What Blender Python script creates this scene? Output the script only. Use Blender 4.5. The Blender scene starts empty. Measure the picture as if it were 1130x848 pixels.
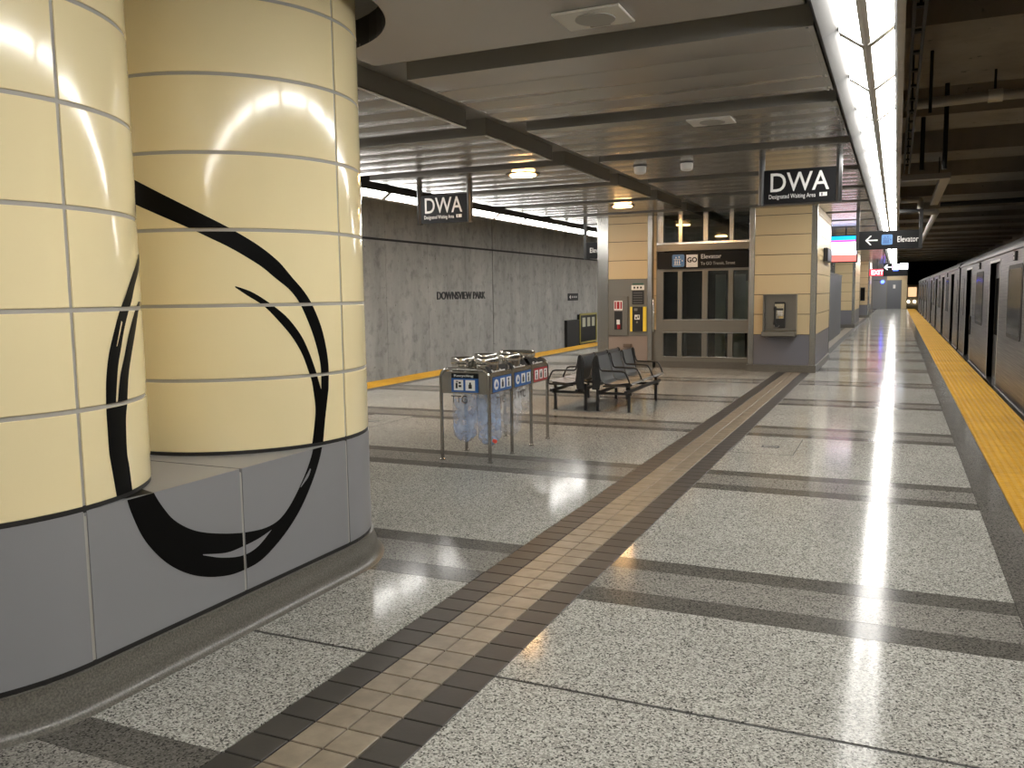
import bpy, bmesh, math, random
from mathutils import Vector, Matrix
random.seed(7)
PI = math.pi
sc = bpy.context.scene
COL = sc.collection

# ------------------------------------------------------------------ camera, world, exposure
F_PX, YAW, PITCH, ROLL, CAM_H = 938.0, -0.4242, 0.1046, 0.0134, 1.55
def cam_axes():
    cy, sy = math.cos(YAW), math.sin(YAW); cp, sp = math.cos(PITCH), math.sin(PITCH)
    f = Vector((sy*cp, cy*cp, -sp)); r0 = Vector((cy, -sy, 0)); d = f.cross(r0)
    r = r0*math.cos(ROLL) + d*math.sin(ROLL); dn = -r0*math.sin(ROLL) + d*math.cos(ROLL)
    return r, dn, f
CR, CD, CF = cam_axes()
cam_data = bpy.data.cameras.new('camera')
cam_data.sensor_fit = 'HORIZONTAL'; cam_data.sensor_width = 36.0
cam_data.lens = 36.0*F_PX/1130.0
cam_data.clip_start = 0.05; cam_data.clip_end = 300
cam = bpy.data.objects.new('camera', cam_data); COL.objects.link(cam)
cam.matrix_world = Matrix(((CR.x, -CD.x, -CF.x, 0), (CR.y, -CD.y, -CF.y, 0), (CR.z, -CD.z, -CF.z, CAM_H), (0, 0, 0, 1)))
sc.camera = cam
w = bpy.data.worlds.new('world'); sc.world = w; w.use_nodes = True
w.node_tree.nodes['Background'].inputs[0].default_value = (0.55, 0.6, 0.7, 1)
w.node_tree.nodes['Background'].inputs[1].default_value = 0.0
sc.view_settings.view_transform = 'Standard'; sc.view_settings.look = 'None'
sc.view_settings.gamma = 1.0; sc.view_settings.use_curve_mapping = False
sc.view_settings.exposure = 0.32
LIGHT = 26.0        # fluorescent diffuser radiance
LAMP = 150.0         # warm downlight radiance

# ------------------------------------------------------------------ materials
MATS = {}
def mat(name, color=(.5, .5, .5), rough=.5, metal=0.0, emit=None, estr=0.0, coat=0.0, spec=.5, trans=0.0, alpha=1.0):
    if name in MATS: return MATS[name]
    m = bpy.data.materials.new(name); m.use_nodes = True
    b = m.node_tree.nodes['Principled BSDF']
    b.inputs['Base Color'].default_value = (*color, 1)
    b.inputs['Roughness'].default_value = rough
    b.inputs['Metallic'].default_value = metal
    b.inputs['Specular IOR Level'].default_value = spec
    if coat:
        b.inputs['Coat Weight'].default_value = coat; b.inputs['Coat Roughness'].default_value = .05
    if emit:
        b.inputs['Emission Color'].default_value = (*emit, 1); b.inputs['Emission Strength'].default_value = estr
    if trans: b.inputs['Transmission Weight'].default_value = trans
    if alpha < 1: b.inputs['Alpha'].default_value = alpha
    MATS[name] = m
    return m
class NT:
    def __init__(s, m): s.t = m.node_tree; s.b = s.t.nodes['Principled BSDF']
    def n(s, k, **kw):
        x = s.t.nodes.new(k)
        for a, v in kw.items(): setattr(x, a, v)
        return x
    def l(s, a, b): s.t.links.new(a, b)
    def pos(s, scale=(1, 1, 1), obj=False):
        if obj: g = s.n('ShaderNodeTexCoord').outputs['Object']
        else: g = s.n('ShaderNodeNewGeometry').outputs['Position']
        mp = s.n('ShaderNodeMapping'); mp.inputs['Scale'].default_value = scale; s.l(g, mp.inputs['Vector']); return mp.outputs[0]
    def noise(s, v, scale, detail=3, rough=.55):
        x = s.n('ShaderNodeTexNoise'); x.inputs['Scale'].default_value = scale; x.inputs['Detail'].default_value = detail
        x.inputs['Roughness'].default_value = rough; s.l(v, x.inputs['Vector']); return x.outputs['Fac']
    def ramp(s, f, stops, interp='LINEAR'):
        r = s.n('ShaderNodeValToRGB'); r.color_ramp.interpolation = interp
        e = r.color_ramp.elements
        while len(e) < len(stops): e.new(.5)
        for i, (p, c) in enumerate(stops):
            e[i].position = p; e[i].color = (*c, 1) if len(c) == 3 else c
        s.l(f, r.inputs[0]); return r.outputs[0]
    def mix(s, f, a, b, mode='MIX'):
        x = s.n('ShaderNodeMix', data_type='RGBA', blend_type=mode)
        for sock, v in ((x.inputs[0], f), (x.inputs[6], a), (x.inputs[7], b)):
            if isinstance(v, (int, float)): sock.default_value = v
            elif isinstance(v, tuple): sock.default_value = (*v, 1)
            else: s.l(v, sock)
        return x.outputs[2]
    def bump(s, h, strength=.2, dist=.01):
        x = s.n('ShaderNodeBump'); x.inputs['Strength'].default_value = strength; x.inputs['Distance'].default_value = dist
        s.l(h, x.inputs['Height']); s.l(x.outputs[0], s.b.inputs['Normal'])
def g3(v): return (v, v, v)

def terrazzo(name, base, dark, lite, rough, k=1.0):
    m = mat(name, base, rough, spec=.035); t = NT(m)
    p = t.pos()
    v = t.n('ShaderNodeTexVoronoi'); v.inputs['Scale'].default_value = 150; t.l(p, v.inputs['Vector'])
    sep = t.n('ShaderNodeSeparateColor'); t.l(v.outputs['Color'], sep.inputs[0])
    chips = t.ramp(sep.outputs[0], [(0.0, dark), (.15, dark), (.17, base), (.60, base), (.64, lite), (1, lite)])
    fine = t.noise(p, 260, 2)
    c = t.mix(.25, chips, t.ramp(fine, [(.3, tuple(x*.45 for x in base)), (.7, tuple(min(1, x*1.5) for x in base))]))
    big = t.ramp(t.noise(p, .9, 4), [(.3, g3(.86)), (.7, g3(1.06))])
    c = t.mix(1.0, c, big, 'MULTIPLY')
    t.l(c, t.b.inputs['Base Color'])
    r = t.ramp(t.noise(p, 2.2, 4), [(.3, g3(rough*.8)), (.75, g3(rough*1.25))])
    t.l(r, t.b.inputs['Roughness'])
    return m
M_TERR = terrazzo('terrazzo_light', (.25, .245, .22), (.018, .017, .015), (.47, .46, .42), .115)
M_TERM = terrazzo('terrazzo_mid', (.17, .162, .145), (.018, .017, .015), (.29, .28, .25), .13)
M_TERD = terrazzo('terrazzo_band', (.088, .083, .073), (.02, .019, .017), (.14, .133, .117), .15)
M_SLAB = mat('joint_grout', (.03, .028, .025), .8)

def mk_tile(name, c1, c2, rough):
    m = mat(name, c1, rough); t = NT(m); p = t.pos()
    f = t.noise(p, 9, 4)
    c = t.mix(t.ramp(f, [(.35, g3(0)), (.7, g3(1))]), c1, c2)
    o = t.n('ShaderNodeObjectInfo').outputs['Random']
    c = t.mix(1.0, c, t.ramp(o, [(0, g3(.86)), (1, g3(1.1))]), 'MULTIPLY')
    t.l(c, t.b.inputs['Base Color']); t.bump(t.noise(p, 60, 3), .12, .003)
    return m
M_TILE = mk_tile('beige_tile', (.215, .178, .130), (.14, .112, .078), .42)
M_TILED = mk_tile('charcoal_tile', (.034, .031, .027), (.025, .023, .020), .5)
M_YEL = mk_tile('tactile_yellow', (.52, .29, .030), (.44, .24, .025), .5)

M_YEL.node_tree.nodes['Principled BSDF'].inputs['Specular IOR Level'].default_value = .12
M_CREAM = mat('cream_enamel', (.88, .755, .455), .13, coat=.25); t = NT(M_CREAM)
t.bump(t.noise(t.pos(), 2.5, 2), .03, .02)
M_GREY = mat('grey_enamel', (.25, .25, .26), .34); t = NT(M_GREY); t.bump(t.noise(t.pos(), 2.5, 2), .03, .02)
M_GROUT = mat('seam_sealant', (.40, .38, .345), .6)
M_BLACKP = mat('black_enamel', (.004, .004, .004), .4, spec=.08)
M_BTILE = mat('buff_panel', (.60, .47, .275), .33)
M_BGREY = mat('pillar_grey_panel', (.15, .148, .168), .38)
M_BPINK = mat('pillar_taupe_panel', (.25, .20, .17), .45)
M_STEEL = mat('brushed_steel', (.42, .41, .385), .24, 1.0)
M_STEELD = mat('grey_steel', (.20, .19, .165), .38, .7)
M_CHROME = mat('polished_steel', (.68, .66, .62), .16, 1.0)
M_BLACK = mat('black_powdercoat', (.012, .012, .012), .42)
M_SIGN = mat('sign_black', (.007, .007, .008), .45, spec=.2)
M_WHITE = mat('sign_white', (.80, .80, .78), .5)
M_PLASTIC = mat('white_plastic', (.72, .71, .68), .4)
M_BLUE = mat('sign_blue', (.015, .095, .32), .4)
M_BLUEL = mat('sign_light_blue', (.09, .22, .48), .4)
M_RED = mat('sign_red', (.36, .012, .018), .4)
M_REDC = mat('bottle_cap_red', (.7, .06, .03), .4)
M_YELP = mat('yellow_paint', (.85, .62, .05), .4)
M_DARK = mat('dark_void', (.012, .012, .012), .7)
M_SEAT = mat('seat_mesh_steel', (.15, .155, .16), .4, .35)
M_CEIL = mat('ceiling_metal', (.31, .30, .28), .22, .38)
M_RECESS = mat('ceiling_recess', (.22, .21, .19), .55)
M_HOUSING = mat('light_housing', (.030, .029, .027), .6, spec=.2)
M_SPINE = mat('fixture_spine', (.55, .54, .52), .5)
M_LIGHT = mat('fluorescent_diffuser', (1, 1, 1), .5, emit=(1, .975, .93), estr=LIGHT)
M_LAMP = mat('warm_lamp', (1, .8, .5), .5, emit=(1, .56, .20), estr=LAMP)
M_PLINTH = mat('plinth_terrazzo', (.25, .235, .20), .32); t = NT(M_PLINTH)
p = t.pos()
t.l(t.mix(t.ramp(t.noise(p, 130, 3), [(.35, g3(0)), (.7, g3(1))]), (.075, .07, .058), (.17, .16, .135)), t.b.inputs['Base Color'])

def concrete(name, c1, c2, sc_=1.0, stain=.5):
    m = mat(name, c1, .75); t = NT(m); p = t.pos()
    a = t.noise(p, .7*sc_, 7, .68); b = t.noise(p, 3.5*sc_, 6, .6)
    c = t.mix(t.ramp(a, [(.33, g3(0)), (.66, g3(1))]), c1, c2)
    c = t.mix(stain, c, t.ramp(b, [(.32, tuple(x*.45 for x in c1)), (.5, c1), (.72, tuple(x*1.25 for x in c2))]))
    v = t.noise(t.pos((.5, .5, .12)), 3.2*sc_, 4, .6)
    c = t.mix(1.0, c, t.ramp(v, [(.35, g3(.80)), (.62, g3(1.06))]), 'MULTIPLY')
    pits = t.ramp(t.noise(p, 11*sc_, 3), [(.0, g3(.25)), (.27, g3(.35)), (.33, g3(1)), (1, g3(1))])
    c = t.mix(1.0, c, pits, 'MULTIPLY')
    t.l(c, t.b.inputs['Base Color']); t.bump(t.noise(p, 14*sc_, 5), .25, .01)
    return m
M_CONC = concrete('wall_concrete', (.46, .45, .42), (.33, .322, .30))
M_TUN = concrete('tunnel_concrete', (.30, .26, .20), (.22, .19, .145), .5, .3)
M_TRAIN = mat('train_steel', (.135, .132, .135), .38, .75); t = NT(M_TRAIN)
t.l(t.ramp(t.noise(t.pos((1, .3, 40)), 2, 2), [(.3, g3(.3)), (.7, g3(.45))]), t.b.inputs['Roughness'])
M_TROOF = mat('train_roof', (.075, .072, .07), .55, .3)
M_TGLASS = mat('train_window', (.010, .010, .009), .10, spec=.03)
M_TDOOR = mat('train_door', (.055, .054, .052), .4, .6)
M_RUB = mat('rubber', (.014, .013, .012), .6)
M_PIPE = mat('pipe_grey', (.32, .30, .27), .42, .3)
M_PIPED = mat('pipe_dark', (.012, .012, .011), .6, spec=.2)
M_GLASSD = mat('tinted_glass', (.03, .034, .032), .03)

def thin_glass(name, tint, refl_rough, fac_lo, fac_hi):
    m = bpy.data.materials.new(name); m.use_nodes = True; nt = m.node_tree
    nt.nodes.remove(nt.nodes['Principled BSDF']); out = nt.nodes['Material Output']
    tr = nt.nodes.new('ShaderNodeBsdfTransparent'); tr.inputs[0].default_value = (*tint, 1)
    gl = nt.nodes.new('ShaderNodeBsdfGlossy'); gl.inputs['Roughness'].default_value = refl_rough
    fr = nt.nodes.new('ShaderNodeLayerWeight'); fr.inputs[0].default_value = .35
    mr = nt.nodes.new('ShaderNodeMapRange'); mr.inputs[3].default_value = fac_lo; mr.inputs[4].default_value = fac_hi
    mx = nt.nodes.new('ShaderNodeMixShader')
    L = nt.links.new
    L(fr.outputs['Fresnel'], mr.inputs[0]); L(mr.outputs[0], mx.inputs[0]); L(tr.outputs[0], mx.inputs[1]); L(gl.outputs[0], mx.inputs[2]); L(mx.outputs[0], out.inputs[0])
    return m
M_PANE = thin_glass('elevator_glass', (.55, .60, .57), .02, .05, .9)
def bag_mat(name, tint, dens):
    m = bpy.data.materials.new(name); m.use_nodes = True; nt = m.node_tree; b = nt.nodes['Principled BSDF']
    b.inputs['Base Color'].default_value = (*tint, 1); b.inputs['Roughness'].default_value = .18
    tr = nt.nodes.new('ShaderNodeBsdfTransparent'); mx = nt.nodes.new('ShaderNodeMixShader')
    n = nt.nodes.new('ShaderNodeTexNoise'); n.inputs['Scale'].default_value = 9; n.inputs['Detail'].default_value = 4
    r = nt.nodes.new('ShaderNodeMapRange'); r.inputs[1].default_value = .35; r.inputs[2].default_value = .7; r.inputs[3].default_value = dens*.5; r.inputs[4].default_value = min(1, dens*1.5)
    g = nt.nodes.new('ShaderNodeTexCoord'); L = nt.links.new
    L(g.outputs['Object'], n.inputs['Vector']); L(n.outputs['Fac'], r.inputs[0]); L(r.outputs[0], mx.inputs[0])
    L(tr.outputs[0], mx.inputs[1]); L(b.outputs[0], mx.inputs[2]); L(mx.outputs[0], nt.nodes['Material Output'].inputs[0])
    bp = nt.nodes.new('ShaderNodeBump'); bp.inputs['Strength'].default_value = .6; bp.inputs['Distance'].default_value = .02
    L(n.outputs['Fac'], bp.inputs['Height']); L(bp.outputs[0], b.inputs['Normal'])
    return m
M_BAGB = bag_mat('blue_tint_bag', (.42, .56, .82), .40)
M_BAGC = bag_mat('clear_bag', (.72, .74, .78), .30)

# ------------------------------------------------------------------ mesh builder
class MB:
    def __init__(s): s.v = []; s.f = []
    def add(s, vs, fs):
        o = len(s.v); s.v += [tuple(x) for x in vs]; s.f += [tuple(i+o for i in f) for f in fs]; return s
    def box(s, a, b):
        x0, x1 = sorted((a[0], b[0])); y0, y1 = sorted((a[1], b[1])); z0, z1 = sorted((a[2], b[2]))
        return s.add([(x0, y0, z0), (x1, y0, z0), (x1, y1, z0), (x0, y1, z0), (x0, y0, z1), (x1, y0, z1), (x1, y1, z1), (x0, y1, z1)],
                     [(0, 3, 2, 1), (4, 5, 6, 7), (0, 1, 5, 4), (1, 2, 6, 5), (2, 3, 7, 6), (3, 0, 4, 7)])
    def bbox(s, a, b, r):
        """box with small chamfer on all edges"""
        x0, x1 = sorted((a[0], b[0])); y0, y1 = sorted((a[1], b[1])); z0, z1 = sorted((a[2], b[2]))
        bm = bmesh.new(); bmesh.ops.create_cube(bm, size=1)
        for v in bm.verts:
            v.co = ((x0+x1)/2+v.co.x*(x1-x0), (y0+y1)/2+v.co.y*(y1-y0), (z0+z1)/2+v.co.z*(z1-z0))
        bmesh.ops.bevel(bm, geom=bm.edges[:], offset=r, segments=1, affect='EDGES')
        bm.verts.index_update()
        s.add([v.co for v in bm.verts], [[v.index for v in f.verts] for f in bm.faces]); bm.free(); return s
    def prism(s, poly, axis, a, b):
        """closed 2-D polygon extruded along axis 0/1/2 from a to b"""
        n = len(poly)
        def P(p, t):
            q = list(p); q.insert(axis, t); return tuple(q)
        return s.add([P(p, a) for p in poly]+[P(p, b) for p in poly],
                     [tuple(range(n))[::-1], tuple(range(n, 2*n))]+[(i, (i+1) % n, n+(i+1) % n, n+i) for i in range(n)])
    def tube(s, pts, r, seg=8, closed=False, cap=True):
        pts = [Vector(p) for p in pts]; n = len(pts); rings = []
        up = None
        for i, p in enumerate(pts):
            if closed: t = (pts[(i+1) % n]-pts[i-1]).normalized()
            else: t = (pts[min(i+1, n-1)]-pts[max(i-1, 0)]).normalized()
            if up is None:
                up = Vector((0, 0, 1)) if abs(t.z) < .9 else Vector((1, 0, 0))
            a = t.cross(up)
            if a.length < 1e-5: a = t.cross(Vector((0, 1, 0)))
            a.normalize(); b = t.cross(a).normalized(); up = -b if False else a.cross(t)
            rr = r[i] if isinstance(r, (list, tuple)) else r
            rings.append([p+a*math.cos(2*PI*k/seg)*rr+b*math.sin(2*PI*k/seg)*rr for k in range(seg)])
        vs = [v for q in rings for v in q]; fs = []
        m = n if closed else n-1
        for i in range(m):
            j = (i+1) % n
            for k in range(seg):
                fs.append((i*seg+k, i*seg+(k+1) % seg, j*seg+(k+1) % seg, j*seg+k))
        if cap and not closed: fs += [tuple(range(seg))[::-1], tuple(range((n-1)*seg, n*seg))]
        return s.add(vs, fs)
    def lathe(s, prof, c, seg=24, cap=True):
        vs = []; fs = []; n = len(prof)
        for r, z in prof:
            for k in range(seg):
                vs.append((c[0]+r*math.cos(2*PI*k/seg), c[1]+r*math.sin(2*PI*k/seg), c[2]+z))
        for i in range(n-1):
            for k in range(seg): fs.append((i*seg+k, i*seg+(k+1) % seg, (i+1)*seg+(k+1) % seg, (i+1)*seg+k))
        if cap: fs += [tuple(range(seg))[::-1], tuple(range((n-1)*seg, n*seg))]
        return s.add(vs, fs)
    def mesh(s, name, smooth=None, off=(0, 0, 0)):
        me = bpy.data.meshes.new(name)
        me.from_pydata([(x-off[0], y-off[1], z-off[2]) for x, y, z in s.v], [], s.f); me.validate()
        bm = bmesh.new(); bm.from_mesh(me); bmesh.ops.recalc_face_normals(bm, faces=bm.faces[:])
        if smooth:
            for f in bm.faces: f.smooth = True
            for e in bm.edges:
                if len(e.link_faces) == 2 and e.calc_face_angle(0) > smooth: e.smooth = False
        bm.to_mesh(me); bm.free(); return me
    def build(s, name, m, parent=None, smooth=None):
        o_ = org(parent); me = s.mesh(name, smooth, o_); me.materials.append(m)
        return link(name, me, parent)
ORG = {}
def org(p): return ORG.get(p.name, (0, 0, 0)) if p is not None else (0, 0, 0)
def link(name, me, parent=None, loc=None):
    o = bpy.data.objects.new(name, me); COL.objects.link(o)
    if parent is not None: o.parent = parent
    if loc is not None: o.location = loc
    ORG[o.name] = org(parent) if parent is not None else (0, 0, 0)
    return o
def box(name, a, b, m, parent=None, r=0):
    mb = MB()
    if r: mb.bbox(a, b, r)
    else: mb.box(a, b)
    return mb.build(name, m, parent)
def tag(o, label=None, cat=None, group=None, kind=None):
    if label: o['label'] = label
    if cat: o['category'] = cat
    if group: o['group'] = group
    if kind: o['kind'] = kind
    return o
def thing(name, loc, label, cat, group=None, kind=None):
    o = bpy.data.objects.new(name, None); COL.objects.link(o); o.location = loc; o.empty_display_size = .1
    ORG[o.name] = tuple(loc)
    return tag(o, label, cat, group, kind)
def struct(name, loc=(0, 0, 0)):
    o = bpy.data.objects.new(name, None); COL.objects.link(o); o.location = loc; ORG[o.name] = tuple(loc); o['kind'] = 'structure'; return o
def cbox(name, a, b, m):
    """mesh centred on its own origin, for shared pieces"""
    mb = MB().box((-a/2, -b/2, 0), (a/2, b/2, 0)); return mb
def text(body, size, origin, right, up, m, parent=None, name='lettering', align='LEFT', bold=0.0, depth=.002, width=None, sx=1.0, single=False):
    cu = bpy.data.curves.new('font', 'FONT'); cu.body = body; cu.size = size; cu.align_x = align
    cu.extrude = depth; cu.offset = bold*size; cu.resolution_u = 4
    to = bpy.data.objects.new('font', cu); COL.objects.link(to)
    dg = bpy.context.evaluated_depsgraph_get(); dg.update()
    me = bpy.data.meshes.new_from_object(to.evaluated_get(dg))
    bpy.data.objects.remove(to); bpy.data.curves.remove(cu)
    r = Vector(right).normalized(); u = Vector(up).normalized(); n = r.cross(u)
    if width:
        xs = [v.co.x for v in me.vertices]; sx = width/(max(xs)-min(xs))
    of = Vector(org(parent))
    for v in me.vertices:
        c = v.co.copy(); v.co = Vector(origin)+r*c.x*sx+u*c.y+n*(c.z+depth)-of
    me.materials.clear(); me.materials.append(m)
    return link(name, me, parent)

# ------------------------------------------------------------------ dimensions
X_EDGE_R, X_YEL_R, X_BORDER = 1.40, .785, .58
X_SR, X_SL = -1.448, -2.065
X_YEL_L, X_EDGE_L = -8.11, -8.72
X_WALL_L, X_WALL_R = -12.0, 5.4
Y0, Y1 = -9.0, 76.0
ZP, ZREC, ZTUN = 3.13, 3.30, 4.50
PITCH_B, BAND0, BANDW = 2.69, 3.97, .75

# ------------------------------------------------------------------ floor
floor = box('floor', (X_EDGE_L, Y0, -1.25), (X_EDGE_R, Y1, -.012), M_SLAB); floor['kind'] = 'structure'
def slab(name, x0, x1, y0, y1, m, top=0.0, parent=floor):
    return box(name, (x0, y0, top-.014), (x1, y1, top), m, parent)
J = .0016
def yspans(y0, y1):
    """split at the expansion joint"""
    if y0 < 3.0 < y1: return [(y0, 2.992), (3.008, y1)]
    return [(y0, y1)]
fields = [(X_SR+.002, X_BORDER-.002), (-7.9, X_SL-.002)]
far_mesh = {n: MB() for n in ('terrazzo_slab', 'terrazzo_middle_band', 'terrazzo_dark_band')}
for fi, (xa, xb) in enumerate(fields):
    for k in range(-5, 28):
        b0 = BAND0+PITCH_B*k; b1 = b0+BANDW
        if k == -1: b0, b1 = 1.36, 2.11
        nxt = BAND0+PITCH_B*(k+1) if k != -2 else 1.36
        if b0 > Y1-.5: break
        segs = [('terrazzo_dark_band', b0, b0+.20, M_TERD), ('terrazzo_middle_band', b0+.20, b0+.56, M_TERM),
                ('terrazzo_dark_band', b0+.56, b1, M_TERD), ('terrazzo_slab', b1, min(nxt, Y1), M_TERR)]
        for nm, ya, yb, m in segs:
            if ya < Y0: continue
            for (sa, sb) in yspans(ya, yb):
                if b0 < 31: slab(nm, xa, xb, sa+J, sb-J, m)
                else: far_mesh[nm].box((xa, sa+J, -.014), (xb, sb-J, 0))
for nm, m in (('terrazzo_slab', M_TERR), ('terrazzo_middle_band', M_TERM), ('terrazzo_dark_band', M_TERD)):
    o = far_mesh[nm].build(nm, m, floor); o['kind'] = 'stuff'
for a, b in ((X_BORDER, X_YEL_R-.003), (X_YEL_L+.003, -7.902)):
    for (ya, yb) in ((Y0, 2.992), (3.008, 14.7), (14.703, 30), (30.003, Y1)):
        slab('edge_border', a, b, ya, yb, M_TERD)
box('expansion_joint_filler', (-7.9, 2.992, -.014), (X_YEL_R-.004, 3.008, -.003), M_RUB, floor)
# guide strip of small tiles
TP, TY0 = .1465, 2.997
tcols = [(X_SL, -1.902, M_TILED, 'charcoal_tile'), (-1.898, -1.761, M_TILE, 'beige_tile'), (-1.757, -1.618, M_TILE, 'beige_tile'), (-1.614, X_SR, M_TILED, 'charcoal_tile')]
tmesh = []
for (a, b, m, nm) in tcols:
    mb = MB(); w_, l_ = (b-a)/2-.0014, TP/2-.0030
    mb.add([(-w_, -l_, -.012), (w_, -l_, -.012), (w_, l_, -.012), (-w_, l_, -.012), (-w_, -l_, -.0012), (w_, -l_, -.0012), (w_, l_, -.0012), (-w_, l_, -.0012),
            (-w_+.003, -l_+.003, .0008), (w_-.003, -l_+.003, .0008), (w_-.003, l_-.003, .0008), (-w_+.003, l_-.003, .0008)],
           [(0, 1, 5, 4), (1, 2, 6, 5), (2, 3, 7, 6), (3, 0, 4, 7), (4, 5, 9, 8), (5, 6, 10, 9), (6, 7, 11, 10), (7, 4, 8, 11), (8, 9, 10, 11)])
    me = mb.mesh(nm); me.materials.append(m); tmesh.append((me, (a+b)/2, mb))
far_t = {'beige_tile': MB(), 'charcoal_tile': MB()}
r0, r1 = -14, 480
for ci, (a, b, m, nm) in enumerate(tcols):
    me, cx, mb = tmesh[ci]
    for k in range(r0, r1):
        y = TY0+(k+.5)*TP
        if 17.05 < y < 20.6: continue
        if k < 57: link(nm, me, floor, (cx, y, 0))
        else:
            far_t[nm].add([(vx+cx, vy+y, vz) for vx, vy, vz in mb.v], mb.f)
for nm, m in (('beige_tile', M_TILE), ('charcoal_tile', M_TILED)):
    o = far_t[nm].build(nm, m, floor); o['kind'] = 'stuff'
# tactile warning tiles with domes
TW = .608
mb = MB(); mb.box((-TW/2, -TW/2+.001, -.014), (TW/2, TW/2-.001, .003))
for i in range(10):
    for j in range(10):
        cx, cy = -TW/2+.03+i*.0609, -TW/2+.03+j*.0609
        vs = [(cx+math.cos(a*PI/3)*.0185, cy+math.sin(a*PI/3)*.0185, .003) for a in range(6)]+[(cx+math.cos(a*PI/3)*.011, cy+math.sin(a*PI/3)*.011, .0085) for a in range(6)]
        mb.add(vs, [(a, (a+1) % 6, 6+(a+1) % 6, 6+a) for a in range(6)]+[tuple(range(6, 12))])
tme = mb.mesh('tactile_tile'); tme.materials.append(M_YEL)
for k in range(int((Y1-Y0)/.61)):
    y = Y0+.305+.61*k
    link('tactile_tile', tme, floor, ((X_YEL_R+X_EDGE_R)/2, y, 0))
    link('tactile_tile', tme, floor, ((X_YEL_L+X_EDGE_L)/2, y, 0))
# access hatch
def hatch(dx, dy, label):
    hz = thing('floor_hatch', (-1.15+dx, 8.8+dy, 0), label, 'hatch')
    for nm, a, b, m in (('hatch_rim', (-1.445, 8.31, .0002), (-.845, 9.28, .0012), M_SLAB), ('hatch_lid', (-1.437, 8.318, .0004), (-.853, 9.272, .0018), M_TERR),
                        ('handle_recess', (-1.19, 8.66, .0014), (-1.02, 8.78, .0026), M_DARK), ('handle_bar', (-1.17, 8.705, .0022), (-1.04, 8.735, .0035), M_STEELD)):
        box(nm, (a[0]+dx, a[1]+dy, a[2]), (b[0]+dx, b[1]+dy, b[2]), m, hz)
hatch(0, 0, 'square terrazzo access hatch with dark lifting handle, set in the floor by the guide strip')
hatch(-4.81, .145, 'terrazzo access hatch with dark lifting handle, set in the floor beyond the twin columns')

# ------------------------------------------------------------------ track beds, walls, tunnel ceiling
o = box('floor_track_right', (X_EDGE_R, Y0, -1.35), (X_WALL_R, Y1+20, -1.25), M_TUN); o['kind'] = 'structure'
o = box('floor_track_left', (X_WALL_L, Y0, -1.35), (X_EDGE_L, Y1+20, -1.25), M_TUN); o['kind'] = 'structure'
wl = box('wall_left', (X_WALL_L-.4, Y0, -1.3), (X_WALL_L-.03, Y1+20, ZTUN+.1), M_RUB); wl['kind'] = 'structure'
joints = [Y0, -5, .2, 6.1, 12.0, 16.7, 18.78, 20.94, 23.23, 25.16, 27.36, 29.69, 31.75, 35.15, 40, 45.2, 50.3, 55.4, 60.5, 65.6, 70.7, Y1+20]
for a, b in zip(joints, joints[1:]):
    gp = .035 if abs(b-25.16) < .01 else .006
    ga = .035 if abs(a-25.16) < .01 else .006
    box('concrete_panel', (X_WALL_L-.2, a+ga, -1.3), (X_WALL_L, b-gp, 2.97), M_CONC, wl)
    box('concrete_panel', (X_WALL_L-.2, a+ga, 3.03), (X_WALL_L, b-gp, ZTUN+.1), M_CONC, wl)
wr = box('wall_right', (X_WALL_R, Y0, -1.3), (X_WALL_R+.3, Y1+20, ZTUN+.1), M_TUN); wr['kind'] = 'structure'
wb = box('wall_back', (X_WALL_L-.4, Y0-.3, -1.3), (X_WALL_R+.3, Y0, ZTUN+.1), M_CONC); wb['kind'] = 'structure'
wt = box('wall_tunnel_end', (X_WALL_L-.4, Y1+20, -1.3), (X_WALL_R+.3, Y1+20.3, ZTUN+.1), M_DARK); wt['kind'] = 'structure'
ct = box('ceiling_tunnel', (X_WALL_L-.4, Y0-.3, ZTUN), (X_WALL_R+.3, Y1+20.3, ZTUN+.25), M_TUN); ct['kind'] = 'structure'

# ------------------------------------------------------------------ platform ceiling
ceil = struct('ceiling')
box('ceiling_recess', (-6.92, Y0, ZREC), (-.512, Y1, ZREC+.05), M_RECESS, ceil)
CW = .9
def plank_mesh(x0, x1, wid):
    mb = MB(); n = 5; ang = []
    for i in range(n+1):
        u = i/n; z = -.006*math.sin(PI*u)
        ang.append((-wid/2+wid*u, z))
    vs = [(x0, y, z) for y, z in ang]+[(x1, y, z) for y, z in ang]
    fs = [(i, i+1, n+2+i, n+1+i) for i in range(n)]
    o_ = len(vs)
    vs += [(x0, -wid/2, .03), (x0, wid/2, .03), (x1, -wid/2, .03), (x1, wid/2, .03)]
    fs += [(0, n+1, o_+2, o_), (n, 2*n+1, o_+3, o_+1), (o_, o_+1, o_+3, o_+2)]
    return mb.add(vs, fs)
PL, NPL = 1.80, 4
bays = [(-3.33, -.505), (-6.62, -3.77)]
pwid = PL/NPL
P0, PP = 5.57, 2.225
CYL_X, CYL_R, CYL_Y = -3.50, .73, (2.20, 3.88)
HOLE_R = .90
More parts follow.
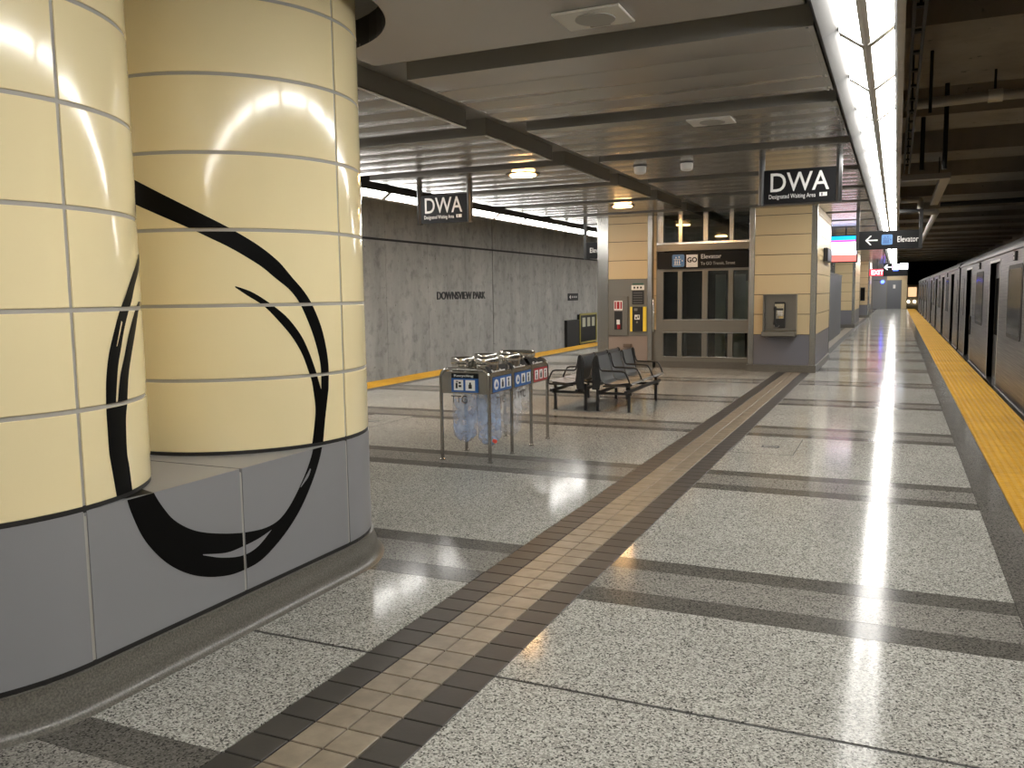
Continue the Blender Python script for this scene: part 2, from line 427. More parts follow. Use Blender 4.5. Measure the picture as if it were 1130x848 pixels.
for bi, (xa, xb) in enumerate(bays):
    me = plank_mesh(xa+.012, xb-.012, pwid-.006).mesh('ceiling_plank', .6); me.materials.append(M_CEIL)
    fr = MB()
    for (a, b) in (((xa, -PL/2, 0), (xb, -PL/2+.004, ZREC-ZP)), ((xa, PL/2-.004, 0), (xb, PL/2, ZREC-ZP)), ((xa, -PL/2, 0), (xa+.012, PL/2, ZREC-ZP)), ((xb-.012, -PL/2, 0), (xb, PL/2, ZREC-ZP))):
        fr.box(a, b)
    if bi == 0:
        fr.box((xb-.045, -PL/2+.02, -.006), (xb-.030, PL/2-.02, .001))
    fme = fr.mesh('panel_frame'); fme.materials.append(M_CEIL)
    lipme = MB().prism([(xb-.016, -.007), (xb-.004, -.007), (xb+.005, .002), (xb+.005, .012), (xb-.016, .012)], 1, -PL/2, PL/2).mesh('panel_lip'); lipme.materials.append(M_CHROME)
    big = MB().add(fr.v, fr.f)
    big.box((xa, -PL/2, .0), (xb, PL/2, .01)); bme = big.mesh('ceiling_panel'); bme.materials.append(M_CEIL)
    for k in range(-6, 32):
        y = P0+PP*k+PL/2
        if y+PL/2 > Y1: break
        if k in (-1, -2):       # the panels around the columns: cut by the round openings
            rect = [(xa, y-PL/2), (xb, y-PL/2), (xb, y+PL/2), (xa, y+PL/2)]
            bm = bmesh.new(); nx, ny = 60, 40
            def inside(px_, py_): return any((px_-CYL_X)**2+(py_-c)**2 < HOLE_R**2 for c in CYL_Y) or (abs(px_-CYL_X) < HOLE_R and CYL_Y[0] < py_ < CYL_Y[1])
            # polygonal strips in y, clipped on the side of the opening
            mb = MB(); N = 90
            def reach(yy):
                best = None
                for c in CYL_Y:
                    d = HOLE_R**2-(yy-c)**2
                    if d > 0: best = max(best or 0, math.sqrt(d))
                return best
            for i in range(N):
                ya, yb = y-PL/2+PL*i/N, y-PL/2+PL*(i+1)/N
                ra, rb = reach(ya), reach(yb)
                if bi == 0:
                    la, lb = max(xa, CYL_X+(ra or -9)), max(xa, CYL_X+(rb or -9)); ua = ub = xb
                else:
                    la = lb = xa; ua, ub = min(xb, CYL_X-(ra or -9)), min(xb, CYL_X-(rb or -9))
                q = [(la, ya), (ua, ya), (ub, yb), (lb, yb)]
                mb.add([(p_[0], p_[1], ZP) for p_ in q]+[(p_[0], p_[1], ZP+.02) for p_ in q],
                       [(3, 2, 1, 0), (4, 5, 6, 7), (0, 1, 5, 4), (2, 3, 7, 6), (1, 2, 6, 5), (3, 0, 4, 7)])
            bm.free()
            mb.box((xa, y+PL/2-.006, ZP), (xb, y+PL/2, ZREC)); mb.box((xa, y-PL/2, ZP), (xb, y-PL/2+.006, ZREC))
            if bi == 0: mb.box((xb-.012, y-PL/2, ZP), (xb, y+PL/2, ZREC))
            mb.build('ceiling_panel', M_CEIL, ceil)
            continue
        if y < 24:
            pf = link('panel_frame', fme, ceil, (0, y, ZP))
            if bi == 1: link('panel_lip', lipme, pf)
            for i in range(NPL):
                link('ceiling_plank', me, pf, (0, -PL/2+pwid*(i+.5), .003))
        else:
            link('ceiling_panel', bme, ceil, (0, y, ZP))
# dark collars in the round openings
for c in CYL_Y:
    mb = MB(); seg = 48
    for k in range(seg):
        a0, a1 = 2*PI*k/seg, 2*PI*(k+1)/seg
        p0 = (CYL_X+HOLE_R*math.cos(a0), c+HOLE_R*math.sin(a0)); p1 = (CYL_X+HOLE_R*math.cos(a1), c+HOLE_R*math.sin(a1))
        other = CYL_Y[1] if c == CYL_Y[0] else CYL_Y[0]
        if all((q[0]-CYL_X)**2+(q[1]-other)**2 < HOLE_R**2 for q in (p0, p1)): continue
        mb.add([(*p0, ZP+.001), (*p1, ZP+.001), (*p1, ZREC), (*p0, ZREC)], [(0, 1, 2, 3)])
    mb.build('opening_collar', M_RUB, ceil)

# ------------------------------------------------------------------ linear light fixtures
LM = 1.285
def fixture_parts(flip):
    s = -1 if flip else 1
    def pr(pts): return [(s*x, z) for x, z in pts]
    d = []
    for (xa, za, xb, zb) in ((-.155, .11, -.026, .016), (.026, .016, .155, .11)):
        mb = MB(); mb.prism([(xa, za), (xb, zb), (xb, zb+.012), (xa, za+.012)], 1, -LM/2+.10, LM/2-.001)
        d.append(mb.mesh('diffuser'))
    sp = MB().prism([(-.027, .010), (0, -.008), (.027, .010), (.027, .032), (-.027, .032)], 1, -LM/2, LM/2-.001).mesh('spine')
    fr = MB()
    for y in (-LM/2,):
        for (xa, za, xb, zb) in ((-.158, .094, -.012, -.010), (.012, -.010, .158, .094)):
            fr.prism([(xa, za), (xb, zb), (xb, zb+.04), (xa, za+.04)], 1, y, y+.10)
    fr = fr.mesh('joint_bracket')
    hs = MB().prism(pr([(-.275, .075), (-.270, .062), (-.255, .060), (-.22, .078), (-.19, .100), (-.157, .122), (-.15, .135), (.15, .135), (.158, .09), (.172, .085), (.172, .45), (-.275, .45)]), 1, -LM/2, LM/2-.001).mesh('housing', .5)
    return d, sp, fr, hs
def light_row(xc, zc, flip, label, group):
    d, sp, fr, hs = fixture_parts(flip)
    for me in d: me.materials.append(M_LIGHT)
    hs.materials.append(M_HOUSING)
    for me in (sp, fr): me.materials.append(M_SPINE)
    k = -11
    while True:
        y = 5.86+LM*(k+.5); k += 1
        if y+LM/2 > Y1: break
        t_ = thing('light_fixture', (xc, y, zc), label, 'light', group)
        link('housing', hs, t_); link('diffuser', d[0], t_); link('diffuser', d[1], t_)
        link('spine', sp, t_); link('joint_bracket', fr, t_)
light_row(-.22, 3.06, False, 'long white V-shaped ceiling light fixture in the row above the train-side platform', 'lights along the train-side edge')
light_row(-7.10, 2.995, False, 'long white V-shaped ceiling light fixture in the row facing the concrete wall', 'lights along the concrete-wall edge')
# fascia rising from the fixtures to the tunnel ceiling
tr = box('trim_1', (-.045, Y0, 3.10), (.0, Y1, ZTUN), M_TUN); tr['kind'] = 'structure'
tr = box('trim_2', (-7.43, Y0, 3.06), (-7.39, Y1, ZTUN), M_TUN); tr['kind'] = 'structure'

# ------------------------------------------------------------------ twin column with swirl
COLX = CYL_X+CYL_R          # front face of the base
column = thing('twin_column', (CYL_X, sum(CYL_Y)/2, 0), 'pair of round cream panelled columns on one grey base with a painted black swirl', 'column')
ROWS = [.765+.375*i for i in range(8)]; ROWS[-1] = 3.29
SEAM = .0085
for c in CYL_Y:
    core = MB().lathe([(CYL_R-.006, .70), (CYL_R-.006, 3.30)], (CYL_X, c, 0), 64).build('column_core', M_GROUT, column, .6)
    MB().lathe([(CYL_R-.003, .752), (CYL_R-.003, .779)], (CYL_X, c, 0), 64).build('shadow_gap', M_RUB, column, .6)
    for zi in range(7):
        z0, z1 = ROWS[zi]+(SEAM if zi else .012), ROWS[zi+1]-SEAM
        for q in range(4):
            a0, a1 = q*PI/2+SEAM/CYL_R, (q+1)*PI/2-SEAM/CYL_R
            mb = MB(); n = 18; prof = [(-.010, z0), (-.002, z0), (0, z0+.003), (0, z1-.003), (-.002, z1), (-.010, z1)]
            vs = []; fs = []
            for i in range(n+1):
                a = a0+(a1-a0)*i/n
                for dr, z in prof: vs.append((CYL_X+(CYL_R+dr)*math.cos(a), c+(CYL_R+dr)*math.sin(a), z))
            m_ = len(prof)
            for i in range(n):
                for j in range(m_-1): fs.append((i*m_+j, (i+1)*m_+j, (i+1)*m_+j+1, i*m_+j+1))
            fs += [tuple(range(m_)), tuple(range(n*m_, (n+1)*m_))]
            mb.add(vs, fs).build('cream_panel', M_CREAM, column, .5)
# stadium-shaped base
def stadium(d, n=24):
    r = CYL_R+d; pts = []
    for i in range(n+1):
        a = PI*i/n; pts.append((CYL_X+r*math.cos(a), CYL_Y[1]+r*math.sin(a)))
    for i in range(n+1):
        a = PI+PI*i/n; pts.append((CYL_X+r*math.cos(a), CYL_Y[0]+r*math.sin(a)))
    return pts
def sweep(prof, n=24):
    mb = MB(); rings = [stadium(d, n) for d, z in prof]; m = len(rings[0]); vs = []; fs = []
    for ring, (d, z) in zip(rings, prof): vs += [(x, y, z) for x, y in ring]
    for j in range(len(prof)-1):
        for i in range(m): fs.append((j*m+i, j*m+(i+1) % m, (j+1)*m+(i+1) % m, (j+1)*m+i))
    fs.append(tuple(range((len(prof)-1)*m, len(prof)*m)))
    return mb.add(vs, fs)
sweep([(.075, 0), (.062, .006), (.046, .022), (.034, .05), (.030, .085), (.018, .098), (.012, .15), (-.02, .152)]).build('coved_plinth', M_PLINTH, column, .7)
sweep([(-.005, .172), (-.005, .74)]).build('base_core', M_GROUT, column, .7)
sweep([(-.003, .148), (-.003, .171), (-.02, .171)]).build('shadow_gap', M_RUB, column)
YM = sum(CYL_Y)/2
def flat_panel(x, ya, yb, s):
    return MB().box((x, ya+SEAM, .172), (x-s*.010, yb-SEAM, .757))
for s, x in ((1, COLX), (-1, CYL_X-CYL_R)):
    for ya, yb in ((CYL_Y[0], YM), (YM, CYL_Y[1])):
        flat_panel(x, ya, yb, s).build('grey_base_panel', M_GREY, column)
for c, a00 in ((CYL_Y[1], 0), (CYL_Y[1], PI/2), (CYL_Y[0], PI), (CYL_Y[0], 1.5*PI)):
    mb = MB(); n = 18; vs = []; fs = []
    for i in range(n+1):
        a = a00+SEAM/CYL_R+(PI/2-2*SEAM/CYL_R)*i/n
        for dr, z in ((-.010, .172), (0, .172), (0, .757), (-.010, .757)): vs.append((CYL_X+(CYL_R+dr)*math.cos(a), c+(CYL_R+dr)*math.sin(a), z))
    for i in range(n):
        for j in range(3): fs.append((i*4+j, (i+1)*4+j, (i+1)*4+j+1, i*4+j+1))
    fs += [(0, 1, 2, 3), (n*4, n*4+1, n*4+2, n*4+3)]
    mb.add(vs, fs).build('grey_base_panel', M_GREY, column, .5)
# top of the base between the cylinders
for ya, yb in ((CYL_Y[0]-.1, YM-.006), (YM+.006, CYL_Y[1]+.1)):
    MB().box((COLX-.004, ya if ya > CYL_Y[0] else CYL_Y[0], .738), (CYL_X-CYL_R+.004, yb if yb < CYL_Y[1] else CYL_Y[1], .758)).build('base_top_panel', M_GREY, column)

# painted swirl: outlines measured on the photograph, laid on the surfaces they are painted on
EYE = Vector((0, 0, CAM_H))
def pixray(x, y): return CR*((x-565)/F_PX)+CD*((y-424)/F_PX)+CF
def on_cyl(x, y, cyc, off):
    d = pixray(x, y); r = CYL_R+off
    ox, oy = EYE.x-CYL_X, EYE.y-cyc
    a = d.x**2+d.y**2; b = 2*(ox*d.x+oy*d.y); c = ox*ox+oy*oy-r*r; D = b*b-4*a*c
    t = (-b-math.sqrt(D))/(2*a) if D > 0 else -b/(2*a)
    p = EYE+d*t
    if D <= 0:
        v = Vector((p.x-CYL_X, p.y-cyc)).normalized()*r; p.x, p.y = CYL_X+v.x, cyc+v.y
    return p
def on_base(x, y, off):
    d = pixray(x, y); t = (COLX+off-EYE.x)/d.x; p = EYE+d*t
    if p.y > CYL_Y[1]: return on_cyl(x, y, CYL_Y[1], off)
    if p.y < CYL_Y[0]: return on_cyl(x, y, CYL_Y[0], off)
    return p
def on_top(x, y, z): d = pixray(x, y); return EYE+d*((z-EYE.z)/d.z)
def resample(pl, n):
    L = [0]
    for a, b in zip(pl, pl[1:]): L.append(L[-1]+math.hypot(b[0]-a[0], b[1]-a[1]))
    # smooth Catmull-Rom through the points
    out = []
    for i in range(n+1):
        t = L[-1]*i/n; j = 0
        while j < len(pl)-2 and L[j+1] < t: j += 1
        u = (t-L[j])/max(1e-6, L[j+1]-L[j]); u = min(1, max(0, u))
        p0 = pl[max(j-1, 0)]; p1 = pl[j]; p2 = pl[j+1]; p3 = pl[min(j+2, len(pl)-1)]
        out.append(tuple(.5*((2*p1[k])+(-p0[k]+p2[k])*u+(2*p0[k]-5*p1[k]+4*p2[k]-p3[k])*u*u+(-p0[k]+3*p1[k]-3*p2[k]+p3[k])*u**3) for k in (0, 1)))
    return out
def stroke(name, A, B, proj, m, cuts_z=(), cuts_y=(), n=60, w_=6, zr=None):
    A = resample(A, n); B = resample(B, n); mb = MB(); vs = []
    for a, b in zip(A, B):
        for k in range(w_+1):
            u = k/w_; vs.append(proj(a[0]+(b[0]-a[0])*u, a[1]+(b[1]-a[1])*u))
    fs = [(i*(w_+1)+k, i*(w_+1)+k+1, (i+1)*(w_+1)+k+1, (i+1)*(w_+1)+k) for i in range(n) for k in range(w_)]
    bm = bmesh.new(); V = [bm.verts.new(v) for v in vs]
    for f in fs:
        try: bm.faces.new([V[i] for i in f])
        except ValueError: pass
    bmesh.ops.remove_doubles(bm, verts=bm.verts[:], dist=1e-5)
    def cut(co, no):
        bmesh.ops.bisect_plane(bm, geom=bm.verts[:]+bm.edges[:]+bm.faces[:], plane_co=co, plane_no=no)
    kill = []
    for z in cuts_z:
        cut((0, 0, z-SEAM), (0, 0, 1)); cut((0, 0, z+SEAM), (0, 0, 1)); kill.append((2, z))
    for y in cuts_y:
        cut((0, y-SEAM, 0), (0, 1, 0)); cut((0, y+SEAM, 0), (0, 1, 0)); kill.append((1, y))
    if zr:
        for z in zr: cut((0, 0, z), (0, 0, 1))
    dead = []
    for f in bm.faces:
        c = f.calc_center_median()
        if any(abs(c[ax]-q) < SEAM for ax, q in kill) or (zr and not zr[0] < c.z < zr[1]): dead.append(f)
    bmesh.ops.delete(bm, geom=dead, context='FACES')
    for f in bm.faces:
        f.smooth = True; f.normal_update()
        if f.normal.dot(EYE-f.calc_center_median()) < 0: f.normal_flip()
    of = Vector(org(column))
    for v in bm.verts: v.co -= of
    me = bpy.data.meshes.new(name); bm.to_mesh(me); bm.free(); me.materials.append(m)
    return link(name, me, column)
def z2(pl): return [(.3805*u, 180+.3805*v) for u, v in pl]
def z3(pl): return [(.4456*u, 470+.4456*v) for u, v in pl]
OFF = .0012
cylR = lambda x, y: on_cyl(x, y, CYL_Y[1], OFF)
cylL = lambda x, y: on_cyl(x, y, CYL_Y[0], OFF)
bas = lambda x, y: on_base(x, y, OFF)
ZC = ROWS[1:6]
s1o = [(360, 34), (402, 55), (460, 85), (540, 125), (600, 155), (655, 183), (720, 220), (765, 250), (810, 288), (850, 335), (880, 370), (905, 410), (930, 470), (945, 530), (953, 590), (953, 655)]
s1i = [(360, 104), (402, 125), (470, 155), (540, 185), (610, 218), (660, 242), (710, 270), (760, 302), (800, 335), (838, 366), (865, 400), (885, 440), (905, 490), (920, 540), (930, 590), (932, 662)]
stroke('swirl_stroke', z2(s1o), z2(s1i), cylR, M_BLACKP, ZC, n=90)
stroke('swirl_stroke', z2([(682, 357), (730, 374), (780, 405), (830, 445), (870, 495), (895, 545), (915, 600), (925, 635), (933, 662)]),
       z2([(682, 361), (718, 385), (765, 415), (805, 455), (845, 502), (875, 552), (895, 605), (904, 632), (909, 660)]), cylR, M_BLACKP, ZC)
stroke('swirl_stroke', z2([(953, 655), (948, 700), (942, 755), (936, 826)]), z2([(908, 655), (915, 710), (912, 760), (904, 826)]), cylR, M_BLACKP, ZC, zr=(.777, 3))
stroke('swirl_stroke', z3([(801, 0), (798, 50), (788, 95), (770, 148), (745, 205), (715, 255), (680, 300), (645, 335), (610, 355), (570, 370), (520, 375), (470, 368), (420, 345), (380, 310), (350, 270), (325, 215), (310, 168)]),
       z3([(774, 0), (776, 50), (765, 95), (745, 145), (718, 198), (690, 234), (655, 254), (610, 264), (575, 267), (540, 267), (510, 265), (480, 259), (450, 246), (425, 228), (405, 204), (390, 182), (378, 160)]), bas, M_BLACKP, (), (YM,), n=90, zr=(.173, .757))
g1 = on_base
gapm = M_GREY
stroke('swirl_gap', z3([(503, 319), (560, 315), (600, 300), (640, 280), (672, 258)]), z3([(503, 321), (550, 327), (600, 322), (638, 300), (672, 259)]), lambda x, y: on_base(x, y, OFF+.0012), gapm, (), (YM,), n=30)
stroke('swirl_gap', z3([(768, 106), (758, 125), (744, 152)]), z3([(770, 108), (763, 128), (745, 153)]), lambda x, y: on_base(x, y, OFF+.0012), gapm, (), (), n=12)
# left column strokes
stroke('swirl_stroke', z2([(408, 240), (396, 288), (380, 335), (362, 390), (345, 435), (328, 500), (315, 560), (308, 630), (308, 702)]),
       z2([(409, 270), (401, 315), (390, 360), (382, 400), (373, 430), (361, 480), (351, 540), (342, 600), (336, 702)]), cylL, M_BLACKP, ZC)
stroke('swirl_stroke', z2([(401, 402), (391, 430), (375, 490), (361, 560), (349, 620), (341, 702)]),
       z2([(406, 402), (400, 440), (391, 500), (381, 560), (373, 620), (369, 702)]), cylL, M_BLACKP, ZC)
stroke('swirl_stroke', z2([(308, 700), (309, 730), (312, 770), (317, 841)])+z3([(277, 105), (291, 185)]), z2([(369, 700), (366, 735), (366, 770), (369, 841)])+z3([(321, 105), (331, 185)]), cylL, M_BLACKP, ZC, zr=(.777, 3))
stroke('swirl_gap', z2([(352, 458), (345, 495), (338, 532)]), z2([(355, 462), (348, 497), (340, 532)]), lambda x, y: on_cyl(x, y, CYL_Y[0], OFF+.0012), M_CREAM, (), (), n=10, w_=2)
stroke('swirl_stroke', z3([(328, 150), (345, 155), (380, 166)]), z3([(291, 182), (304, 181), (312, 180)]), lambda x, y: on_top(x, y, .7592), M_BLACKP, n=10)

# ------------------------------------------------------------------ signs
def pictogram_person(x, y, z, h, parent, m=M_WHITE):
    mb = MB(); mb.box((x-.09*h, y, z), (x+.09*h, y-.002, z+.6*h)); mb.box((x-.22*h, y, z+.35*h), (x+.22*h, y-.002, z+.6*h))
    mb.lathe([(.1*h, 0), (.1*h, .002)], (0, 0, 0), 10)
    nv = 20
    for i in range(len(mb.v)-nv, len(mb.v)):
        a = mb.v[i]; mb.v[i] = (x+a[0], y-a[2], z+.75*h+a[1])
    mb.build('pictogram', m, parent)
def lift_icon(x, y, z, s, parent):
    """blue rounded square with small people and an arrow pair, facing -Y"""
    pts = []
    for cx, cz, a0 in ((s-.12*s, s-.12*s, 0), (.12*s, s-.12*s, PI/2), (.12*s, .12*s, PI), (s-.12*s, .12*s, 1.5*PI)):
        for i in range(4): pts.append((x+cx+.12*s*math.cos(a0+i*PI/6), z+cz+.12*s*math.sin(a0+i*PI/6)))
    ic = MB().prism(pts, 1, y, y-.003).build('elevator_icon', M_BLUEL, parent)
    k = .07*s
    mb = MB()
    for cx in (.25, .42, .60): mb.box((x+cx*s-k*.6, y-.003, z+.22*s), (x+cx*s+k*.6, y-.005, z+.46*s)); mb.box((x+cx*s-k*.45, y-.003, z+.48*s), (x+cx*s+k*.45, y-.005, z+.55*s))
    mb.box((x+.14*s, y-.003, z+.60*s), (x+.72*s, y-.005, z+.64*s)); mb.box((x+.14*s, y-.003, z+.14*s), (x+.72*s, y-.005, z+.18*s))
    mb.prism([(x+.76*s, z+.45*s), (x+.90*s, z+.45*s), (x+.83*s, z+.58*s)], 1, y-.003, y-.005)
    mb.prism([(x+.25*s, z+.70*s), (x+.39*s, z+.70*s), (x+.32*s, z+.84*s)], 1, y-.003, y-.005)
    mb.prism([(x+.50*s, z+.84*s), (x+.64*s, z+.84*s), (x+.57*s, z+.70*s)], 1, y-.003, y-.005)
    mb.build('pictogram', mat('icon_navy', (.02, .06, .2), .4) if s < .21 else M_WHITE, parent)
    return ic
def arrow_left(x, y, z, s, parent, m=M_WHITE):
    w_ = .11*s
    mb = MB().box((x+.12*s, y, z-w_/2), (x+s, y-.003, z+w_/2))
    for sg in (1, -1):
        mb.prism([(x, z), (x+.40*s, z+sg*.40*s), (x+.40*s+w_*1.1, z+sg*.40*s), (x+w_*1.5, z)], 1, y, y-.003)
    mb.build('arrow', m, parent)
def dwa_sign(x0, x1, y, zb, label):
    s = thing('hanging_sign', ((x0+x1)/2, y, zb), label, 'sign')
    wd = x1-x0
    box('sign_panel', (x0+.05, y-.03, zb), (x1-.05, y+.03, zb+.40), M_SIGN, s)
    for xp in (x0+.03, x1-.03):
        pts = [(xp+.036*math.cos(a*PI/6), y+.055*math.sin(a*PI/6)) for a in range(12)]
        MB().prism(pts, 2, zb-.012, ZP+.002).build('support_post', M_BLACK, s, .7)
    yy = y-.0305
    text('DWA', .315, (x0+.115, yy, zb+.145), (1, 0, 0), (0, 0, 1), M_WHITE, s, bold=.006, width=wd-.27)
    text('Designated Waiting Area', .072, (x0+.115, yy, zb+.062), (1, 0, 0), (0, 0, 1), M_WHITE, s, width=(wd-.27)*.80)
    bx0 = x0+.115+(wd-.27)*.87
    ic = box('camera_icon', (bx0, yy, zb+.066), (bx0+.085, yy-.003, zb+.110), M_WHITE, s)
    box('pictogram', (bx0+.022, yy-.003, zb+.072), (bx0+.034, yy-.0045, zb+.104), M_SIGN, ic)
    return s
dwa_sign(-1.56, -.625, 10.83, 2.595, 'black DWA sign hanging in front of the buff tiled pillar with the payphone')
dwa_sign(-6.44, -5.56, 11.0, 2.60, 'black DWA sign hanging in front of the grey concrete wall')
def elevator_sign(x0, x1, y, z0, z1, label, left):
    s = thing('hanging_sign', ((x0+x1)/2, y, z0), label, 'sign')
    box('sign_panel', (x0, y-.03, z0), (x1, y+.03, z1), M_SIGN, s)
    if left: box('support_arm', (.0, y-.03, 3.0), (x1-.05, y+.03, 3.06), M_BLACK, s)
    for xp, zt in ((x0+.02, ZP+.002), (x1-.02, 3.06 if left else ZP+.002)):
        box('support_post', (xp-.03, y-.04, z0-.006), (xp+.03, y+.04, zt), M_BLACK, s)
    yy = y-.0305; h = z1-z0
    if left:
        arrow_left(x0+.16, yy, z0+h*.5, .22, s)
        lift_icon(x0+.45, yy, z0+h*.24, h*.55, s)
        text('Elevator', .155, (x0+.72, yy, z0+h*.37), (1, 0, 0), (0, 0, 1), M_WHITE, s, width=.36)
    else:
        text('Elevator', .155, (x0+.13, yy, z0+h*.37), (1, 0, 0), (0, 0, 1), M_WHITE, s, width=.40)
        lift_icon(x0+.62, yy, z0+h*.24, h*.55, s)
    return s
elevator_sign(-.745, .40, 18.0, 2.325, 2.675, 'black Elevator sign with left arrow hanging beside the train-side lights', True)
elevator_sign(-6.43, -5.45, 18.3, 2.33, 2.69, 'black Elevator sign partly hidden behind the fire extinguisher pillar', False)

# ------------------------------------------------------------------ tiled pillars and elevator front
def tiled_pillar(x0, x1, y0, y1, label, front_to=.72, seams=None, trim=(.10, .10), tile_from=None, lower=M_BGREY, group=None, detail=True):
    p_ = thing('tiled_pillar', ((x0+x1)/2, (y0+y1)/2, 0), label, 'pillar', group)
    box('pillar_core', (x0+.02, y0+.02, .05), (x1-.02, y1-.02, 3.24), M_SLAB, p_)
    rows = seams or [.72, 1.11, 1.49, 1.868, 2.244, 2.618, 2.991, 3.24]
    tl, trr = trim
    for a, b in zip(rows, rows[1:]):
        if tile_from is None or a >= tile_from-.01:
            box('buff_panel', (x0+tl, y0, a+.006), (x1-trr, y0+.02, b-.006), M_BTILE, p_)
        for ya, yb in ([(y0+trr, y1-.05)] if not detail else [(y0+trr, (y0+y1)/2-.004), ((y0+y1)/2+.004, y1-.05)]):
            box('buff_panel', (x1-.02, ya, a+.006), (x1, yb, b-.006), M_BTILE, p_)
            if detail: box('buff_panel', (x0+.02, ya, a+.006), (x0, yb, b-.006), M_BTILE, p_)
    lowtop = rows[0] if tile_from is None else .66
    box('lower_panel', (x0+tl, y0, .14), (x1-trr, y0+.02, lowtop-.006), lower, p_)
    box('lower_panel', (x1-.02, y0+trr, .14), (x1, y1-.05, rows[0]-.006), M_BGREY, p_)
    for xa, xb in ((x0-.008, x0+tl), (x1-trr, x1+.008)):
        box('corner_trim', (xa, y0-.012, .12), (xb, y0+trr+.0, 3.24), M_STEEL, p_, .006)
    box('corner_trim', (x1-.03, y1-.05, .12), (x1+.008, y1, 3.24), M_STEEL, p_)
    MB().prism([(x0-.03, y0-.035), (x1+.03, y0-.035), (x1+.03, y1), (x0-.03, y1)], 2, 0, .135).build('pillar_plinth', M_PLINTH, p_)
    return p_
tiled_pillar(-2.61, -1.385, 17.0, 20.6, 'buff tiled pillar with a payphone and grey lower panel beside the elevator')
lp = tiled_pillar(-5.80, -4.63, 17.35, 20.6, 'buff tiled pillar holding fire extinguisher and help point', tile_from=1.80, trim=(.235, .09), lower=M_BPINK,
                  seams=[.72, 1.11, 1.49, 1.84, 2.23, 2.62, 2.99, 3.24])
box('steel_back_panel', (-5.565, 17.34, .66), (-4.72, 17.352, 1.838), M_STEELD, lp)

ef = thing('elevator_entrance', (-3.6, 17.45, 0), 'steel framed elevator entrance with dark glass panes between the tiled pillars', 'elevator')
EX0, EX1, EY = -4.45, -2.62, 17.45
mul = [(-4.54, -4.40), (-4.10, -4.01), (-3.60, -3.49), (-3.08, -2.985), (-2.69, -2.62)]
for i, (a, b) in enumerate(mul):
    box('mullion', (a, EY-.05, .22), (b, EY+.05, 2.02), M_STEELD, ef)
    box('upper_mullion', (a+.01, EY-.03, 2.56), (b-.01, EY+.03, 3.20), M_STEEL, ef)
for nm, z0, z1, m, dy in (('sill_rail', .13, .23, M_STEELD, .055), ('middle_rail', .735, .99, M_STEELD, .053), ('head_rail', 1.98, 2.06, M_STEELD, .054), ('transom', 2.40, 2.53, M_STEELD, .05), ('transom_lip', 2.53, 2.57, M_CHROME, .062), ('top_rail', 3.17, 3.28, M_STEELD, .04)):
    box(nm, (-4.54, EY-dy, z0), (-2.62, EY+.05, z1), m, ef)
for nm, z0 in (('middle_lip', .985), ('lower_lip', .725), ('sill_lip', .222)):
    box(nm, (-4.40, EY-.058, z0), (-2.69, EY+.03, z0+.018), M_CHROME, ef)
box('kick_plate', (-4.56, EY-.06, 0), (-2.60, EY+.08, .14), M_PLINTH, ef)
for (a, b), (c, d) in zip(mul, mul[1:]):
    for z0, z1 in ((.24, .73), (1.0, 1.98), (2.57, 3.17)):
        box('glass_pane', (b+.002, EY-.006, z0), (c-.002, EY+.002, z1), M_PANE, ef)
# side return with pull bar
box('side_return', (-4.625, EY-.02, .13), (-4.545, EY+.6, 3.24), M_STEELD, ef)
rows_ = [.78, 1.11, 1.49, 1.84, 2.23, 2.62, 2.99, 3.22]
for a, b in zip(rows_, rows_[1:]): box('return_tile', (-4.605, EY-.032, a+.005), (-4.555, EY-.018, b-.005), M_BTILE, ef)
mb = MB().tube([(-4.59, EY-.03, 1.42), (-4.59, EY-.11, 1.42), (-4.59, EY-.12, 1.40), (-4.59, EY-.12, .78), (-4.59, EY-.11, .76), (-4.59, EY-.03, .76)], .016, 8)
mb.build('pull_bar', M_CHROME, ef, .7)
# cab seen through the glass
sh = thing('elevator_shaft', (-3.6, 19, 0), 'dark elevator shaft with steel doors seen through the glass panes', 'elevator shaft')
box('shaft_back', (-4.6, 20.4, 0), (-2.63, 20.5, 3.24), mat('shaft_dark', (.10, .105, .10), .5), sh)
box('shaft_floor', (-4.6, 17.6, .0), (-2.63, 20.4, .02), M_PLINTH, sh)
box('shaft_wall', (-4.62, 18.1, .02), (-4.58, 20.4, 3.24), M_RUB, sh)
for xa, xb in ((-3.62, -3.40), (-3.24, -2.98)):
    box('steel_door_leaf', (xa, 18.9, .1), (xb, 18.94, 1.93), mat('pale_door', (.75, .78, .75), .4), sh)
box('door_header', (-4.5, 18.85, 2.0), (-2.65, 18.98, 2.2), M_RUB, sh)
box('slot_window', (-2.93, 18.6, .95), (-2.82, 18.62, 1.78), mat('pale_green_glass', (.70, .76, .60), .3), sh)
# elevator sign board mounted on the entrance
es = thing('elevator_signboard', (-3.6, 17.36, 2.03), 'black wall sign reading Elevator To GO Transit, Street above the glass entrance', 'sign')
box('sign_panel', (-4.51, 17.33, 2.03), (-2.66, 17.39, 2.37), M_SIGN, es)
lift_icon(-4.20, 17.3295, 2.07, .25, es)
gi = box('go_icon', (-3.91, 17.3295, 2.06), (-3.68, 17.327, 2.31), M_WHITE, es)
text('GO', .135, (-3.895, 17.3265, 2.16), (1, 0, 0), (0, 0, 1), M_SIGN, gi, bold=.03, width=.20)
text('Elevator', .125, (-3.62, 17.3295, 2.225), (1, 0, 0), (0, 0, 1), M_WHITE, es, width=.40)
text('To GO Transit, Street', .085, (-3.62, 17.3295, 2.10), (1, 0, 0), (0, 0, 1), mat('sign_grey', (.45, .45, .43), .5), es, width=.68)

